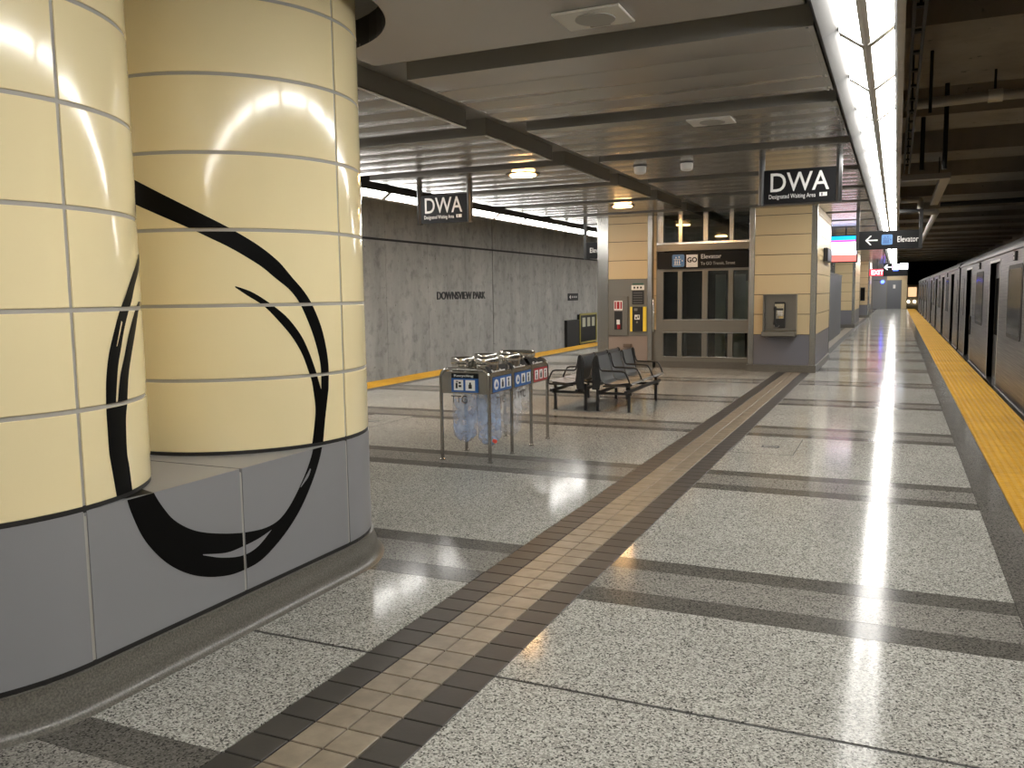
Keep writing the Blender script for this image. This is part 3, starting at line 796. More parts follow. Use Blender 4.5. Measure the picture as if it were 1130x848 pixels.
# payphone
ph = thing('payphone', (-2.01, 17.0, .70), 'wall payphone in a steel backboard with shelf on the tiled pillar', 'telephone')
mb = MB(); mb.box((-2.31, 16.93, .80), (-1.72, 17.0, 1.485)); mb.build('backboard', M_STEELD, ph)
for xa, xb in ((-2.325, -2.30), (-1.735, -1.71)): box('side_wing', (xa, 16.83, .70), (xb, 17.0, 1.485), M_STEELD, ph)
box('hood', (-2.325, 16.84, 1.47), (-1.71, 17.0, 1.495), M_STEELD, ph)
box('shelf', (-2.325, 16.66, .70), (-1.71, 16.94, .79), M_STEELD, ph, .01)
box('phone_body', (-2.115, 16.87, .855), (-1.915, 16.935, 1.35), M_BLACK, ph, .012)
fp = box('face_plate', (-2.105, 16.862, 1.03), (-1.935, 16.871, 1.31), M_CHROME, ph)
box('display', (-2.10, 16.858, 1.19), (-1.95, 16.863, 1.225), M_BLACK, fp)
for i in range(3):
    for j in range(4): box('key', (-2.045+i*.03, 16.858, 1.09+j*.024), (-2.027+i*.03, 16.863, 1.106+j*.024), M_PLASTIC, fp)
box('card_slot', (-2.03, 16.857, 1.035), (-1.95, 16.863, 1.075), mat('brass', (.6, .45, .2), .3, .8), fp)
mb = MB().tube([(-2.10, 16.845, 1.24), (-2.10, 16.82, 1.23), (-2.10, 16.815, 1.15), (-2.10, 16.815, 1.0), (-2.10, 16.82, .94), (-2.10, 16.845, .93)], [.028, .026, .016, .016, .026, .028], 10)
mb.build('handset', M_BLACK, ph, .7)
mb = MB().tube([(-2.10, 16.83, .93), (-2.10, 16.80, .88), (-2.08, 16.81, .86), (-2.04, 16.85, .87), (-2.02, 16.865, .90)], .006, 6); mb.build('cord', M_STEELD, ph, .7)

# fire extinguisher cabinet and help point on the left pillar
fc = thing('fire_cabinet', (-5.33, 17.34, .66), 'grey steel fire hose cabinet with red sign and small dark window', 'cabinet')
box('cabinet_door', (-5.545, 17.31, .66), (-5.13, 17.342, 1.49), M_STEELD, fc, .006)
sg = box('red_sign', (-5.43, 17.305, 1.195), (-5.245, 17.311, 1.395), M_WHITE, fc)
for xa, xb in ((-5.415, -5.385), (-5.365, -5.31), (-5.29, -5.26)):
    box('red_mark', (xa, 17.301, 1.225), (xb, 17.306, 1.375), M_RED, sg)
box('cabinet_window', (-5.42, 17.304, .79), (-5.25, 17.311, 1.17), M_BLACK, fc)
ex = MB().lathe([(.0, .80), (.03, .80), (.034, .81), (.034, .90), (.024, .93), (.010, .94)], (-5.325, 17.30, 0), 12).build('extinguisher', M_RED, fc, .7)
box('extinguisher_label', (-5.36, 17.258, .90), (-5.29, 17.266, 1.0), M_WHITE, ex)
hp = thing('help_point', (-4.92, 17.34, .75), 'black and yellow help intercom below a white instruction sign', 'intercom')
box('intercom_panel', (-5.03, 17.30, .755), (-4.80, 17.342, 1.265), M_BLACK, hp)
for xa, xb in ((-5.075, -5.03), (-4.80, -4.735)): box('yellow_strip', (xa, 17.296, .755), (xb, 17.342, 1.265), M_YELP, hp)
wp = box('white_plate', (-4.98, 17.296, 1.0), (-4.87, 17.301, 1.10), M_WHITE, hp)
mb = MB(); mb.box((-4.96, 17.294, 1.015), (-4.93, 17.297, 1.06)); mb.box((-4.915, 17.294, 1.03), (-4.89, 17.297, 1.085)); mb.build('pictogram', M_BLACK, wp)
box('label_plate', (-4.99, 17.296, 1.18), (-4.92, 17.301, 1.235), M_STEELD, hp)
mb = MB().tube([(-4.925, 17.304, .945), (-4.925, 17.288, .945)], .022, 12); mb.build('call_button', M_CHROME, hp, .7)
ip = thing('instruction_sign', (-4.92, 17.33, 1.31), 'white and black instruction sign above the yellow help point', 'sign')
box('text_plate', (-5.04, 17.32, 1.315), (-4.79, 17.342, 1.60), M_BLACK, ip)
wpl = box('header_plate', (-5.055, 17.315, 1.615), (-4.785, 17.342, 1.715), M_WHITE, ip)
for xx in (-4.99, -4.92, -4.85): box('pictogram', (xx-.018, 17.312, 1.645), (xx+.018, 17.316, 1.685), M_BLACK, wpl)
box('green_strip', (-5.03, 17.315, 1.72), (-4.80, 17.342, 1.755), mat('dark_green', (.03, .10, .07), .4), ip)
for j in range(5): box('text_line', (-5.02, 17.3185, 1.345+j*.05), (-4.82, 17.3205, 1.36+j*.05), mat('dim_print', (.12, .12, .12), .5), ip)
vt = thing('wall_outlet', (-5.14, 17.33, .45), 'small brown box on the taupe pillar panel below the fire cabinet', 'box')
box('outlet_body', (-5.22, 17.27, .42), (-5.05, 17.352, .49), mat('brown_box', (.12, .085, .06), .5), vt, .006)

# ------------------------------------------------------------------ far platform
tiled_pillar(-2.42, -1.58, 38.0, 43.0, 'buff tiled pillar standing beyond the video screen', trim=(.06, .10))
tiled_pillar(-1.95, -1.40, 52.0, 56.0, 'buff tiled pillar with dark cabinet close to the far door', trim=(.05, .08))
fcab = thing('dark_cabinet', (-1.74, 51.97, .95), 'narrow black cabinet hanging on the far tiled pillar', 'cabinet')
box('cabinet_body', (-1.86, 51.86, .95), (-1.62, 51.988, 1.70), M_BLACK, fcab, .01)
box('cabinet_glass', (-1.83, 51.852, 1.0), (-1.65, 51.862, 1.65), M_TGLASS, fcab)
pier = thing('grey_partition', (-2.10, 27, 0), 'dark grey steel partition end behind the payphone pillar', 'partition')
box('partition_panel', (-2.16, 26.0, .0), (-1.82, 33.0, 2.05), mat('partition_grey', (.12, .125, .135), .45), pier, .01)
box('partition_cap', (-2.18, 25.98, 2.05), (-1.80, 33.02, 2.09), M_STEELD, pier)
we = struct('wall_platform_end')
box('end_wall_panel', (-8.6, Y1-.01, 0), (-.75, Y1+.3, 3.4), mat('end_wall', (.20, .20, .21), .5), we)
box('end_wall_panel', (-.75, Y1-.01, 2.32), (.33, Y1+.3, 3.4), M_BTILE, we)
box('end_wall_panel', (.33, Y1-.01, 0), (.75, Y1+.3, 3.4), M_BTILE, we)
dr = struct('door_1')
box('door_leaf', (-.70, Y1-.02, 0), (.30, Y1+.04, 2.26), mat('door_grey', (.13, .135, .15), .45), dr)
for a, b in (((-.76, Y1-.04, 0), (-.70, Y1+.06, 2.30)), ((.30, Y1-.04, 0), (.36, Y1+.06, 2.30)), ((-.76, Y1-.04, 2.26), (.36, Y1+.06, 2.33))): box('door_frame', a, b, M_STEELD, dr)
box('door_notice', (-.28, Y1-.03, 1.65), (-.10, Y1-.018, 1.95), M_PLASTIC, dr)
# video screen hanging beyond the elevator
vs_ = thing('video_screen', (-1.4, 24, 2.29), 'lit video screen with blue, pink and white bands hanging behind the payphone pillar', 'screen')
def emis(name, c, s): return mat(name, c, .4, emit=c, estr=s)
box('screen_case', (-2.3, 24.0, 2.27), (-.955, 24.14, 2.985), M_BLACK, vs_)
for z0, z1, nm, c, s in ((2.30, 2.475, 'coral', (1, .16, .14), 1.1), (2.475, 2.80, 'white', (.95, .90, 1), 2.6), (2.80, 2.85, 'magenta', (.95, .06, .45), 1.1), (2.85, 2.955, 'cyan', (.01, .42, .95), 1.2)):
    box('screen_band', (-2.27, 23.99, z0), (-.985, 24.0, z1), emis('screen_'+nm, c, s), vs_)
for xx in (-2.0, -1.25): box('screen_hanger', (xx-.02, 24.04, 2.98), (xx+.02, 24.10, ZREC), M_BLACK, vs_)
mo = thing('wall_monitor', (-1.38, 19.1, 2.1), 'small black flat monitor on the side of the payphone pillar', 'monitor')
box('monitor_case', (-1.384, 18.55, 2.14), (-1.30, 19.75, 2.40+.02), M_BLACK, mo, .01)
box('monitor_screen', (-1.30, 18.62, 2.17), (-1.294, 19.68, 2.39), emis('dim_screen', (.10, .11, .13), .5), mo)
# exit sign, far arrow sign, blue lamp
xs = thing('exit_sign', (-1.05, 50, 2.32), 'red lit EXIT sign hanging near the far door', 'sign')
box('sign_box', (-1.36, 50, 2.31), (-.62, 50.1, 2.66), emis('exit_red', (1, .04, .08), .8), xs)
text('EXIT', .33, (-1.29, 49.998, 2.37), (1, 0, 0), (0, 0, 1), emis('exit_white', (1, .85, .88), 1.6), xs, bold=.02, width=.60)
box('sign_hanger', (-1.0, 50.03, 2.65), (-.96, 50.07, 3.2), M_BLACK, xs)
fs_ = thing('far_direction_sign', (-.05, 38, 2.1), 'far black direction sign with lit left arrow, blue pictogram and white box', 'sign')
box('sign_panel', (-.53, 38.0, 2.10), (.38, 38.08, 2.62), M_SIGN, fs_)
lw = emis('lit_white', (.85, .9, 1), 3.0)
arrow_left(-.49, 37.997, 2.46, .26, fs_, lw)
box('lit_pictogram', (-.19, 37.99, 2.36), (.06, 37.998, 2.58), emis('lit_pink', (.95, .55, .75), 2.2), fs_)
box('lit_pictogram', (-.16, 37.99, 2.31), (.03, 37.998, 2.36), emis('lit_blue', (.05, .15, .9), 2.0), fs_)
box('lit_panel', (.09, 37.99, 2.36), (.38, 37.998, 2.61), lw, fs_)
for xx in (-.535, ): box('sign_hanger', (xx-.02, 38.02, 2.6), (xx+.02, 38.06, 3.15), M_BLACK, fs_)
bl = thing('blue_lamp', (-.85, 60, 2.0), 'small glowing blue lamp marking the emergency station near the far door', 'lamp')
MB().lathe([(0, -.11), (.08, -.08), (.11, 0), (.08, .08), (0, .11)], (-.85, 60, 2.06), 12, cap=False).build('lamp_globe', emis('blue_glow', (.03, .06, 1), 14), bl, .8)
box('lamp_arm', (-1.42, 59.98, 2.14), (-.83, 60.02, 2.17), M_BLACK, bl)
box('lamp_post', (-1.46, 59.95, 0), (-1.40, 60.05, 2.5), M_STEELD, bl)
hl = thing('tunnel_vehicle', (.85, 84, -1.25), 'work vehicle with lit headlights standing in the dark tunnel', 'vehicle')
box('vehicle_body', (.8, 86, -.6), (2.6, 92, 2.0), mat('vehicle_cream', (.35, .28, .18), .5), hl, .1)
box('vehicle_cab_light', (.95, 85.97, .9), (1.65, 86.0, 1.75), emis('cab_glow', (1, .65, .35), .9), hl)
for xx in (1.0, 1.5, 2.1):
    MB().tube([(xx, 85.9, .45), (xx, 86.0, .45)], .11, 12).build('headlight', emis('headlight_glow', (1, .93, .8), 8), hl)
for xx in (1.1, 2.3):
    for yy in (87, 91): MB().tube([(xx-.15, yy, -.83), (xx+.15, yy, -.83)], .40, 16).build('wheel', M_RUB, hl, .7)

# ------------------------------------------------------------------ ceiling items
def speaker(x, y, label):
    s = thing('ceiling_speaker', (x, y, ZP), label, 'speaker', None)
    box('speaker_plate', (x-.20, y-.16, ZP-.016), (x+.20, y+.16, ZP-.001), mat('speaker_white', (.60, .585, .55), .45), s, .004)
    g_ = MB().lathe([(.115, 0), (.115, .006)], (x+.01, y, ZP-.022), 28).build('grille', mat('grille_grey', (.33, .32, .30), .6), s, .6)
    box('label_strip', (x-.06, y+.115, ZP-.019), (x+.06, y+.135, ZP-.015), M_STEELD, s)
speaker(-1.631, 4.813, 'white rectangular ceiling speaker with round grille, in the panel just past the twin columns')
speaker(-1.612, 8.128, 'pale rectangular ceiling speaker in the panel between the twin columns and the DWA signs')
speaker(-1.60, 12.60, 'pale rectangular ceiling speaker behind the DWA sign by the payphone pillar')
for x, y, lab in ((-2.97, 10.55, 'small white ceiling sensor above the back-to-back benches'), (-2.385, 10.55, 'small white ceiling sensor between its twin and the DWA sign by the payphone')):
    s = thing('ceiling_sensor', (x, y, ZP-.1), lab, 'sensor')
    MB().lathe([(.050, -.10), (.072, -.085), (.078, -.02), (.07, .0)], (x, y, ZP), 20).build('sensor_body', M_PLASTIC, s, .7)
    MB().lathe([(.088, -.012), (.088, 0)], (x, y, ZP), 20).build('sensor_base', M_BLACK, s, .7)
for x, y, lab in ((-4.53, 10.47, 'warm recessed downlight glowing above the benches'), (-4.56, 15.05, 'warm recessed downlight glowing in front of the fire cabinet pillar')):
    s = thing('downlight', (x, y, ZP), lab, 'lamp')
    MB().lathe([(.215, -.012), (.225, -.004), (.225, .0), (.17, .0), (.17, -.010), (.215, -.012)], (x, y, ZP-.001), 28, cap=False).build('trim_ring', M_HOUSING, s, .7)
    MB().lathe([(.168, -.020), (.150, -.030), (.0, -.034)], (x, y, ZP), 28, cap=False).build('lamp_lens', M_LAMP, s, .7)

# ------------------------------------------------------------------ recycling stand
BX0, BX1 = -3.885, -3.385
BY = [6.98, 7.478, 7.96, 8.41]
st = thing('recycling_stand', (-3.635, 7.69, 0), 'tubular steel litter and recycling stand with blue and red label plates', 'waste bin')
def hoop(y, top=.868, r=.0165):
    R_ = .085; x0, x1 = BX0, BX1; pts = [(x0, y, .0), (x0, y, top-R_)]
    for i in range(1, 7): a = PI-i*PI/12; pts.append((x0+R_+R_*math.cos(a), y, top-R_+R_*math.sin(a)))
    for i in range(1, 7): a = PI/2-i*PI/12; pts.append((x1-R_+R_*math.cos(a), y, top-R_+R_*math.sin(a)))
    pts.append((x1, y, 0)); return MB().tube(pts, r, 10)
for y in (BY[0], BY[3]):
    hoop(y).build('end_hoop', M_STEEL, st, .8)
for y in BY[1:3]:
    for x in (BX0, BX1): MB().tube([(x, y, 0), (x, y, .82)], .0165, 10).build('leg', M_STEEL, st, .8)
for y in BY:
    for x in (BX0, BX1): MB().lathe([(.026, 0), (.026, .012), (.018, .016)], (x, y, 0), 12).build('foot', M_STEEL, st, .8)
deck = MB(); deck.box((BX0+.01, BY[0], .825), (BX1-.01, BY[3], .835)); deck.build('deck_plate', M_STEEL, st)
# end plate and side plates
ep = MB().box((BX0+.012, BY[0]-.006, .64), (BX1-.012, BY[0]+.006, .845)).build('end_plate', M_STEEL, st)
box('end_plate', (BX0+.012, BY[3]-.006, .64), (BX1-.012, BY[3]+.006, .845), M_STEEL, st)
def icons_end(y):
    lb = box('label_plate', (-3.765, y-.009, .655), (-3.49, y-.0065, .785), M_BLUE, st)
    box('label_header', (-3.765, y-.009, .785), (-3.49, y-.0065, .832), M_SIGN, st)
    text('Recycling', .028, (-3.74, y-.0092, .800), (1, 0, 0), (0, 0, 1), M_WHITE, st, width=.20)
    for i in range(2):
        x = -3.74+i*.122
        ic = box('icon_tile', (x, y-.0115, .672), (x+.098, y-.009, .770), M_WHITE, lb)
        mb = MB()
        if i == 0:
            for a, b, c_, d_ in ((.02, .018, .04, .07), (.05, .03, .08, .05), (.05, .062, .075, .08), (.025, .078, .045, .088)): mb.box((x+a, y-.013, .672+b), (x+c_, y-.0114, .672+d_))
        else:
            mb.box((x+.032, y-.013, .690), (x+.066, y-.0114, .728)); mb.box((x+.040, y-.013, .728), (x+.058, y-.0114, .748))
        mb.build('pictogram', M_BLACK, ic)
icons_end(BY[0]-.006)
def side_label(y0, y1, m, word, n, round_first):
    x = BX1+.006
    box('side_plate', (BX1-.006, y0+.018, .64), (x, y1-.018, .835), M_STEEL, st)
    lb = box('label_plate', (x, y0+.07, .65), (x+.003, y1-.015, .79), m, st)
    # black sloped header
    MB().add([(x, y0+.07, .79), (x, y1-.015, .79), (x-.075, y1-.015, .885), (x-.075, y0+.07, .885), (x+.003, y0+.07, .792), (x+.003, y1-.015, .792), (x-.072, y1-.015, .888), (x-.072, y0+.07, .888)],
             [(0, 1, 2, 3), (4, 5, 6, 7), (0, 1, 5, 4), (2, 3, 7, 6), (1, 2, 6, 5), (0, 3, 7, 4)]).build('label_header', M_SIGN, st)
    u = Vector((-.075, 0, .095)).normalized()
    og = Vector((x+.003, y0+.12, .792))+u*.035+Vector((.0018, 0, .0014))
    text(word, .06, og, (0, 1, 0), u, M_WHITE, st, width=(y1-y0)*.55)
    w_ = (y1-y0-.085)
    for i in range(n):
        ya = y0+.082+w_*i/n; yb = ya+w_/n-.022
        if i == 0 and round_first:
            cy, r_ = (ya+yb)/2, (yb-ya)/2-.008
            mb = MB(); pts = [(cy+r_*math.cos(a*PI/8), .72+r_*math.sin(a*PI/8)) for a in range(16)]
            ic = mb.prism(pts, 0, x+.003, x+.005).build('icon_tile', M_WHITE, lb)
            MB().prism([(cy-.02, .70), (cy+.03, .70), (cy+.005, .75)], 0, x+.005, x+.0065).build('pictogram', M_BLUE, ic)
        else:
            ic = box('icon_tile', (x+.003, ya+.012, .674), (x+.005, yb-.006, .770), M_WHITE, lb)
            mb = MB(); c = (ya+yb)/2
            if i % 2: mb.box((x+.005, c-.02, .685), (x+.0065, c+.02, .735)); mb.box((x+.005, c-.01, .735), (x+.0065, c+.01, .755))
            else: mb.box((x+.005, c-.013, .680), (x+.0065, c+.013, .728)); mb.box((x+.005, c-.018, .735), (x+.0065, c+.010, .76))
            mb.build('pictogram', M_BLACK, ic)
side_label(BY[0], BY[1], M_BLUE, 'Recycling', 3, True)
side_label(BY[1], BY[2], M_BLUE, 'Recycling', 3, True)
side_label(BY[2], BY[3], M_RED, 'Garbage', 3, False)
def bin_ring(cx, cy, r, ry):
    def el(k, rr, z): a = 2*PI*k/28; return (cx+rr*math.cos(a), cy+rr*ry*math.sin(a), z)
    prof = [(r*.84, .835), (r*.84, .895), (r*.98, .905), (r, .915), (r, .955), (r*.97, .962), (r*.93, .955), (r*.93, .86)]
    vs = [el(k, rr, z) for rr, z in prof for k in range(28)]
    fs = [(j*28+k, j*28+(k+1) % 28, (j+1)*28+(k+1) % 28, (j+1)*28+k) for j in range(len(prof)-1) for k in range(28)]
    MB().add(vs, fs).build('bin_ring', M_CHROME, st, .6)
    vs = [el(k, r*.93, .86) for k in range(28)]; MB().add(vs, [tuple(range(28))]).build('bin_mouth', M_DARK, st)
def bag(cx, cy, r, zb, m, label, seed):
    rnd = random.Random(seed); n, mrow = 28, 12; vs = []
    ph = [rnd.uniform(0, 6.28) for _ in range(5)]
    for j in range(mrow+1):
        u = j/mrow; z = .815-(.815-zb)*u
        for k in range(n):
            a = 2*PI*k/n
            rr = r*(1-.10*u)*(1+.07*math.sin(5*a+ph[0])*u+.05*math.sin(9*a+ph[1]+3*u)+.03*math.sin(3*a+7*u+ph[2]))
            if j == mrow: rr *= .5
            fx = 1+.1*u; fy = 1-.28*u
            vs.append((cx+rr*fx*math.cos(a), cy+rr*fy*math.sin(a), z+.012*math.sin(3*a+ph[3])*u))
    fs = [(j*n+k, j*n+(k+1) % n, (j+1)*n+(k+1) % n, (j+1)*n+k) for j in range(mrow) for k in range(n)]
    fs.append(tuple(range(mrow*n, (mrow+1)*n)))
    b_ = MB().add(vs, fs).build('plastic_bag', m, None, 1.2)
    tag(b_, label, 'bag', None)
    return b_
rings = [(-3.758, 7.20, .122, 1.0), (-3.512, 7.20, .122, 1.0), (-3.758, 7.70, .122, 1.0), (-3.512, 7.70, .122, 1.0), (-3.635, 8.18, .20, .8)]
for q in rings: bin_ring(*q)
bg = [bag(-3.76, 7.22, .118, .155, M_BAGB, 'blue tinted plastic bag hanging in the stand behind the end label plate, wall side', 1),
      bag(-3.51, 7.23, .116, .135, M_BAGB, 'blue tinted plastic bag hanging under the first Recycling label', 2),
      bag(-3.76, 7.71, .116, .17, M_BAGC, 'clear plastic bag hanging in the middle of the stand, wall side', 3),
      bag(-3.51, 7.72, .116, .15, M_BAGC, 'clear plastic bag hanging under the middle Recycling label', 4),
      bag(-3.63, 8.18, .165, .30, M_BAGC, 'wide clear plastic bag hanging under the red Garbage label', 5)]
for y, body, cx in ((7.085, 'TTC', -3.85), (7.10, 'TTC', -3.60)):
    pass
text('TTC', .10, (-3.85, 7.106, .535), (1, 0, 0), (0, 0, 1), M_BLACK, bg[0], name='bag_print', width=.17, depth=.0006)
text('TTC', .10, (-3.385, 7.13, .53), (0, 1, 0), (0, 0, 1), M_BLACK, bg[1], name='bag_print', width=.20, depth=.0006)
text('TTC', .10, (-3.386, 7.62, .53), (0, 1, 0), (0, 0, 1), M_BLACK, bg[3], name='bag_print', width=.20, depth=.0006)
cp = MB().lathe([(.0, 0), (.016, 0), (.017, .004), (.017, .018), (.014, .022), (0, .022)], (-3.30, 7.13, .0), 14, cap=False)
bt = thing('bottle', (-3.475, 7.16, .14), 'clear drink bottle with red cap at the bottom of the first recycling bag', 'bottle')
def along(prof, p, d, seg=12):
    d = Vector(d).normalized(); a = d.orthogonal().normalized(); b = d.cross(a); vs = []; fs = []
    for r_, t_ in prof:
        for k in range(seg): q = Vector(p)+d*t_+a*r_*math.cos(2*PI*k/seg)+b*r_*math.sin(2*PI*k/seg); vs.append(q)
    for i in range(len(prof)-1):
        for k in range(seg): fs.append((i*seg+k, i*seg+(k+1) % seg, (i+1)*seg+(k+1) % seg, (i+1)*seg+k))
    fs += [tuple(range(seg)), tuple(range((len(prof)-1)*seg, len(prof)*seg))]
    return MB().add(vs, fs)
bd = (.78, -.45, -.12); bp = (-3.56, 7.22, .205)
along([(.026, 0), (.030, .01), (.030, .11), (.012, .15), (.012, .165)], bp, bd).build('bottle_body', M_BAGC, bt, .8)
along([(.019, .166), (.019, .192)], bp, bd).build('bottle_cap', M_REDC, bt, .8)

# ------------------------------------------------------------------ back-to-back benches
def bench(xc, s, label):
    """s=+1 faces +X; xc = back plane. runs along Y from 10.5 to 12.2"""
    b_ = thing('bench', (xc+s*.25, 11.33, 0), label, 'bench', None)
    ys = [10.52, 11.08, 11.64, 12.20]
    def X(d): return xc+s*d
    # seats and backs: perforated sheet shells
    prof = [(.055, .745), (.045, .735), (.06, .66), (.085, .55), (.11, .45), (.13, .405), (.17, .385), (.26, .375), (.38, .385), (.47, .400), (.515, .395), (.535, .375)]
    for i in range(3):
        ya, yb = ys[i]+.02, ys[i+1]-.02
        def sheet(pr_, nm):
            vs = []; fs = []; n = len(pr_)
            for d, z in pr_:
                for y in (ya, yb): vs.append((X(d), y, z))
            vs += [(v[0]-s*.006, v[1], v[2]-.006) for v in vs]
            o_ = 2*n
            for j in range(n-1):
                fs.append((2*j, 2*j+1, 2*j+3, 2*j+2)); fs.append((o_+2*j, o_+2*j+2, o_+2*j+3, o_+2*j+1))
                fs.append((2*j, 2*j+2, o_+2*j+2, o_+2*j)); fs.append((2*j+1, o_+2*j+1, o_+2*j+3, 2*j+3))
            fs.append((0, o_, o_+1, 1)); e = 2*(n-1); fs.append((e, e+1, o_+e+1, o_+e))
            return MB().add(vs, fs).build(nm, M_SEAT, b_, .6)
        sheet(prof[:6], 'backrest'); sheet(prof[5:], 'seat')
    for y in ys:
        bk = [(X(.05), y, .41), (X(.035), y, .56), (X(.03), y, .68), (X(.045), y, .74), (X(.06), y, .745), (X(.075), y, .73), (X(.09), y, .64), (X(.115), y, .565), (X(.14), y, .55), (X(.40), y, .545), (X(.44), y, .535), (X(.465), y, .50), (X(.50), y, .42), (X(.51), y, .38), (X(.49), y, .36), (X(.15), y, .35)]
        MB().tube(bk, .012, 8).build('arm_rail', M_BLACK, b_, .8)
    for y in (ys[0], ys[3]):   # solid end cheeks beside the outermost backs
        MB().prism([(X(.0), .30), (X(.0), .66), (X(.03), .735), (X(.06), .745), (X(.085), .65), (X(.12), .42), (X(.10), .30)], 1, y-.004, y+.004).build('end_cheek', M_BLACK, b_)
    for d in (.10, .46):
        box('long_rail', (X(d)-.02, 10.50, .255), (X(d)+.02, 12.22, .295), M_BLACK, b_)
    for y in (10.66, 12.02):
        box('cross_rail', (X(.02), y-.022, .225), (X(.50), y+.022, .258), M_BLACK, b_)
        for d in (.03, .46):
            box('leg', (X(d)-.017, y-.017, .0), (X(d)+.017, y+.017, .36), M_BLACK, b_)
            MB().lathe([(.032, 0), (.032, .006)], (X(d), y, 0), 10).build('foot_plate', M_BLACK, b_)
        box('seat_bracket', (X(.13), y-.012, .345), (X(.50), y+.012, .372), M_BLACK, b_)
    return b_
bench(-3.60, 1, 'black steel three-seat bench facing the tiled guide strip and train')
bench(-3.71, -1, 'black steel three-seat bench facing the concrete wall')

# ------------------------------------------------------------------ left wall lettering and items
wn = text('DOWNSVIEW PARK', .315, (X_WALL_L+.001, 21.40, 1.445), (0, 1, 0), (0, 0, 1), M_BLACK, None, name='station_name', bold=.012, depth=.012, width=3.13)
tag(wn, 'black raised letters reading DOWNSVIEW PARK on the concrete wall', 'lettering')
ws = thing('wall_direction_sign', (X_WALL_L, 32.6, 1.29), 'small black direction sign with white arrow on the concrete wall', 'sign')
box('sign_panel', (X_WALL_L, 32.1, 1.285), (X_WALL_L+.03, 33.25, 1.575), M_SIGN, ws)
MB().prism([(32.2, 1.43), (32.36, 1.51), (32.36, 1.35)], 0, X_WALL_L+.03, X_WALL_L+.034).build('arrow', M_WHITE, ws)
for y in (32.48, 32.66, 32.84, 33.0): box('print_mark', (X_WALL_L+.03, y, 1.39), (X_WALL_L+.034, y+.10, 1.47), mat('sign_grey', (.45, .45, .43), .5), ws)
nc = thing('notice_cabinet', (X_WALL_L+.1, 34.2, -.6), 'dark notice cabinet with yellow frame and three cards against the concrete wall', 'cabinet')
box('cabinet_body', (X_WALL_L, 33.2, -1.2), (X_WALL_L+.12, 35.25, .70), M_BLACK, nc)
for a, b in (((33.15, .66), (35.3, .74)), ((33.15, -.5), (35.3, -.44)), ((33.15, -.5), (33.22, .74)), ((35.23, -.5), (35.3, .74))):
    box('yellow_frame', (X_WALL_L+.12, a[0], a[1]), (X_WALL_L+.15, b[0], b[1]), mat('dull_yellow', (.42, .36, .08), .5), nc)
for y in (33.5, 34.1, 34.7): box('notice_card', (X_WALL_L+.12, y, .18), (X_WALL_L+.13, y+.36, .56), mat('card', (.55, .54, .40), .5), nc)
dc = thing('dark_equipment_box', (X_WALL_L+.1, 32.4, -1.2), 'plain black equipment box against the concrete wall beside the notice cabinet', 'box')
box('box_body', (X_WALL_L+.01, 31.7, -1.2), (X_WALL_L+.12, 33.1, .48), M_RUB, dc)
box('box_lid', (X_WALL_L+.01, 31.68, .46), (X_WALL_L+.13, 33.12, .50), M_BLACK, dc)

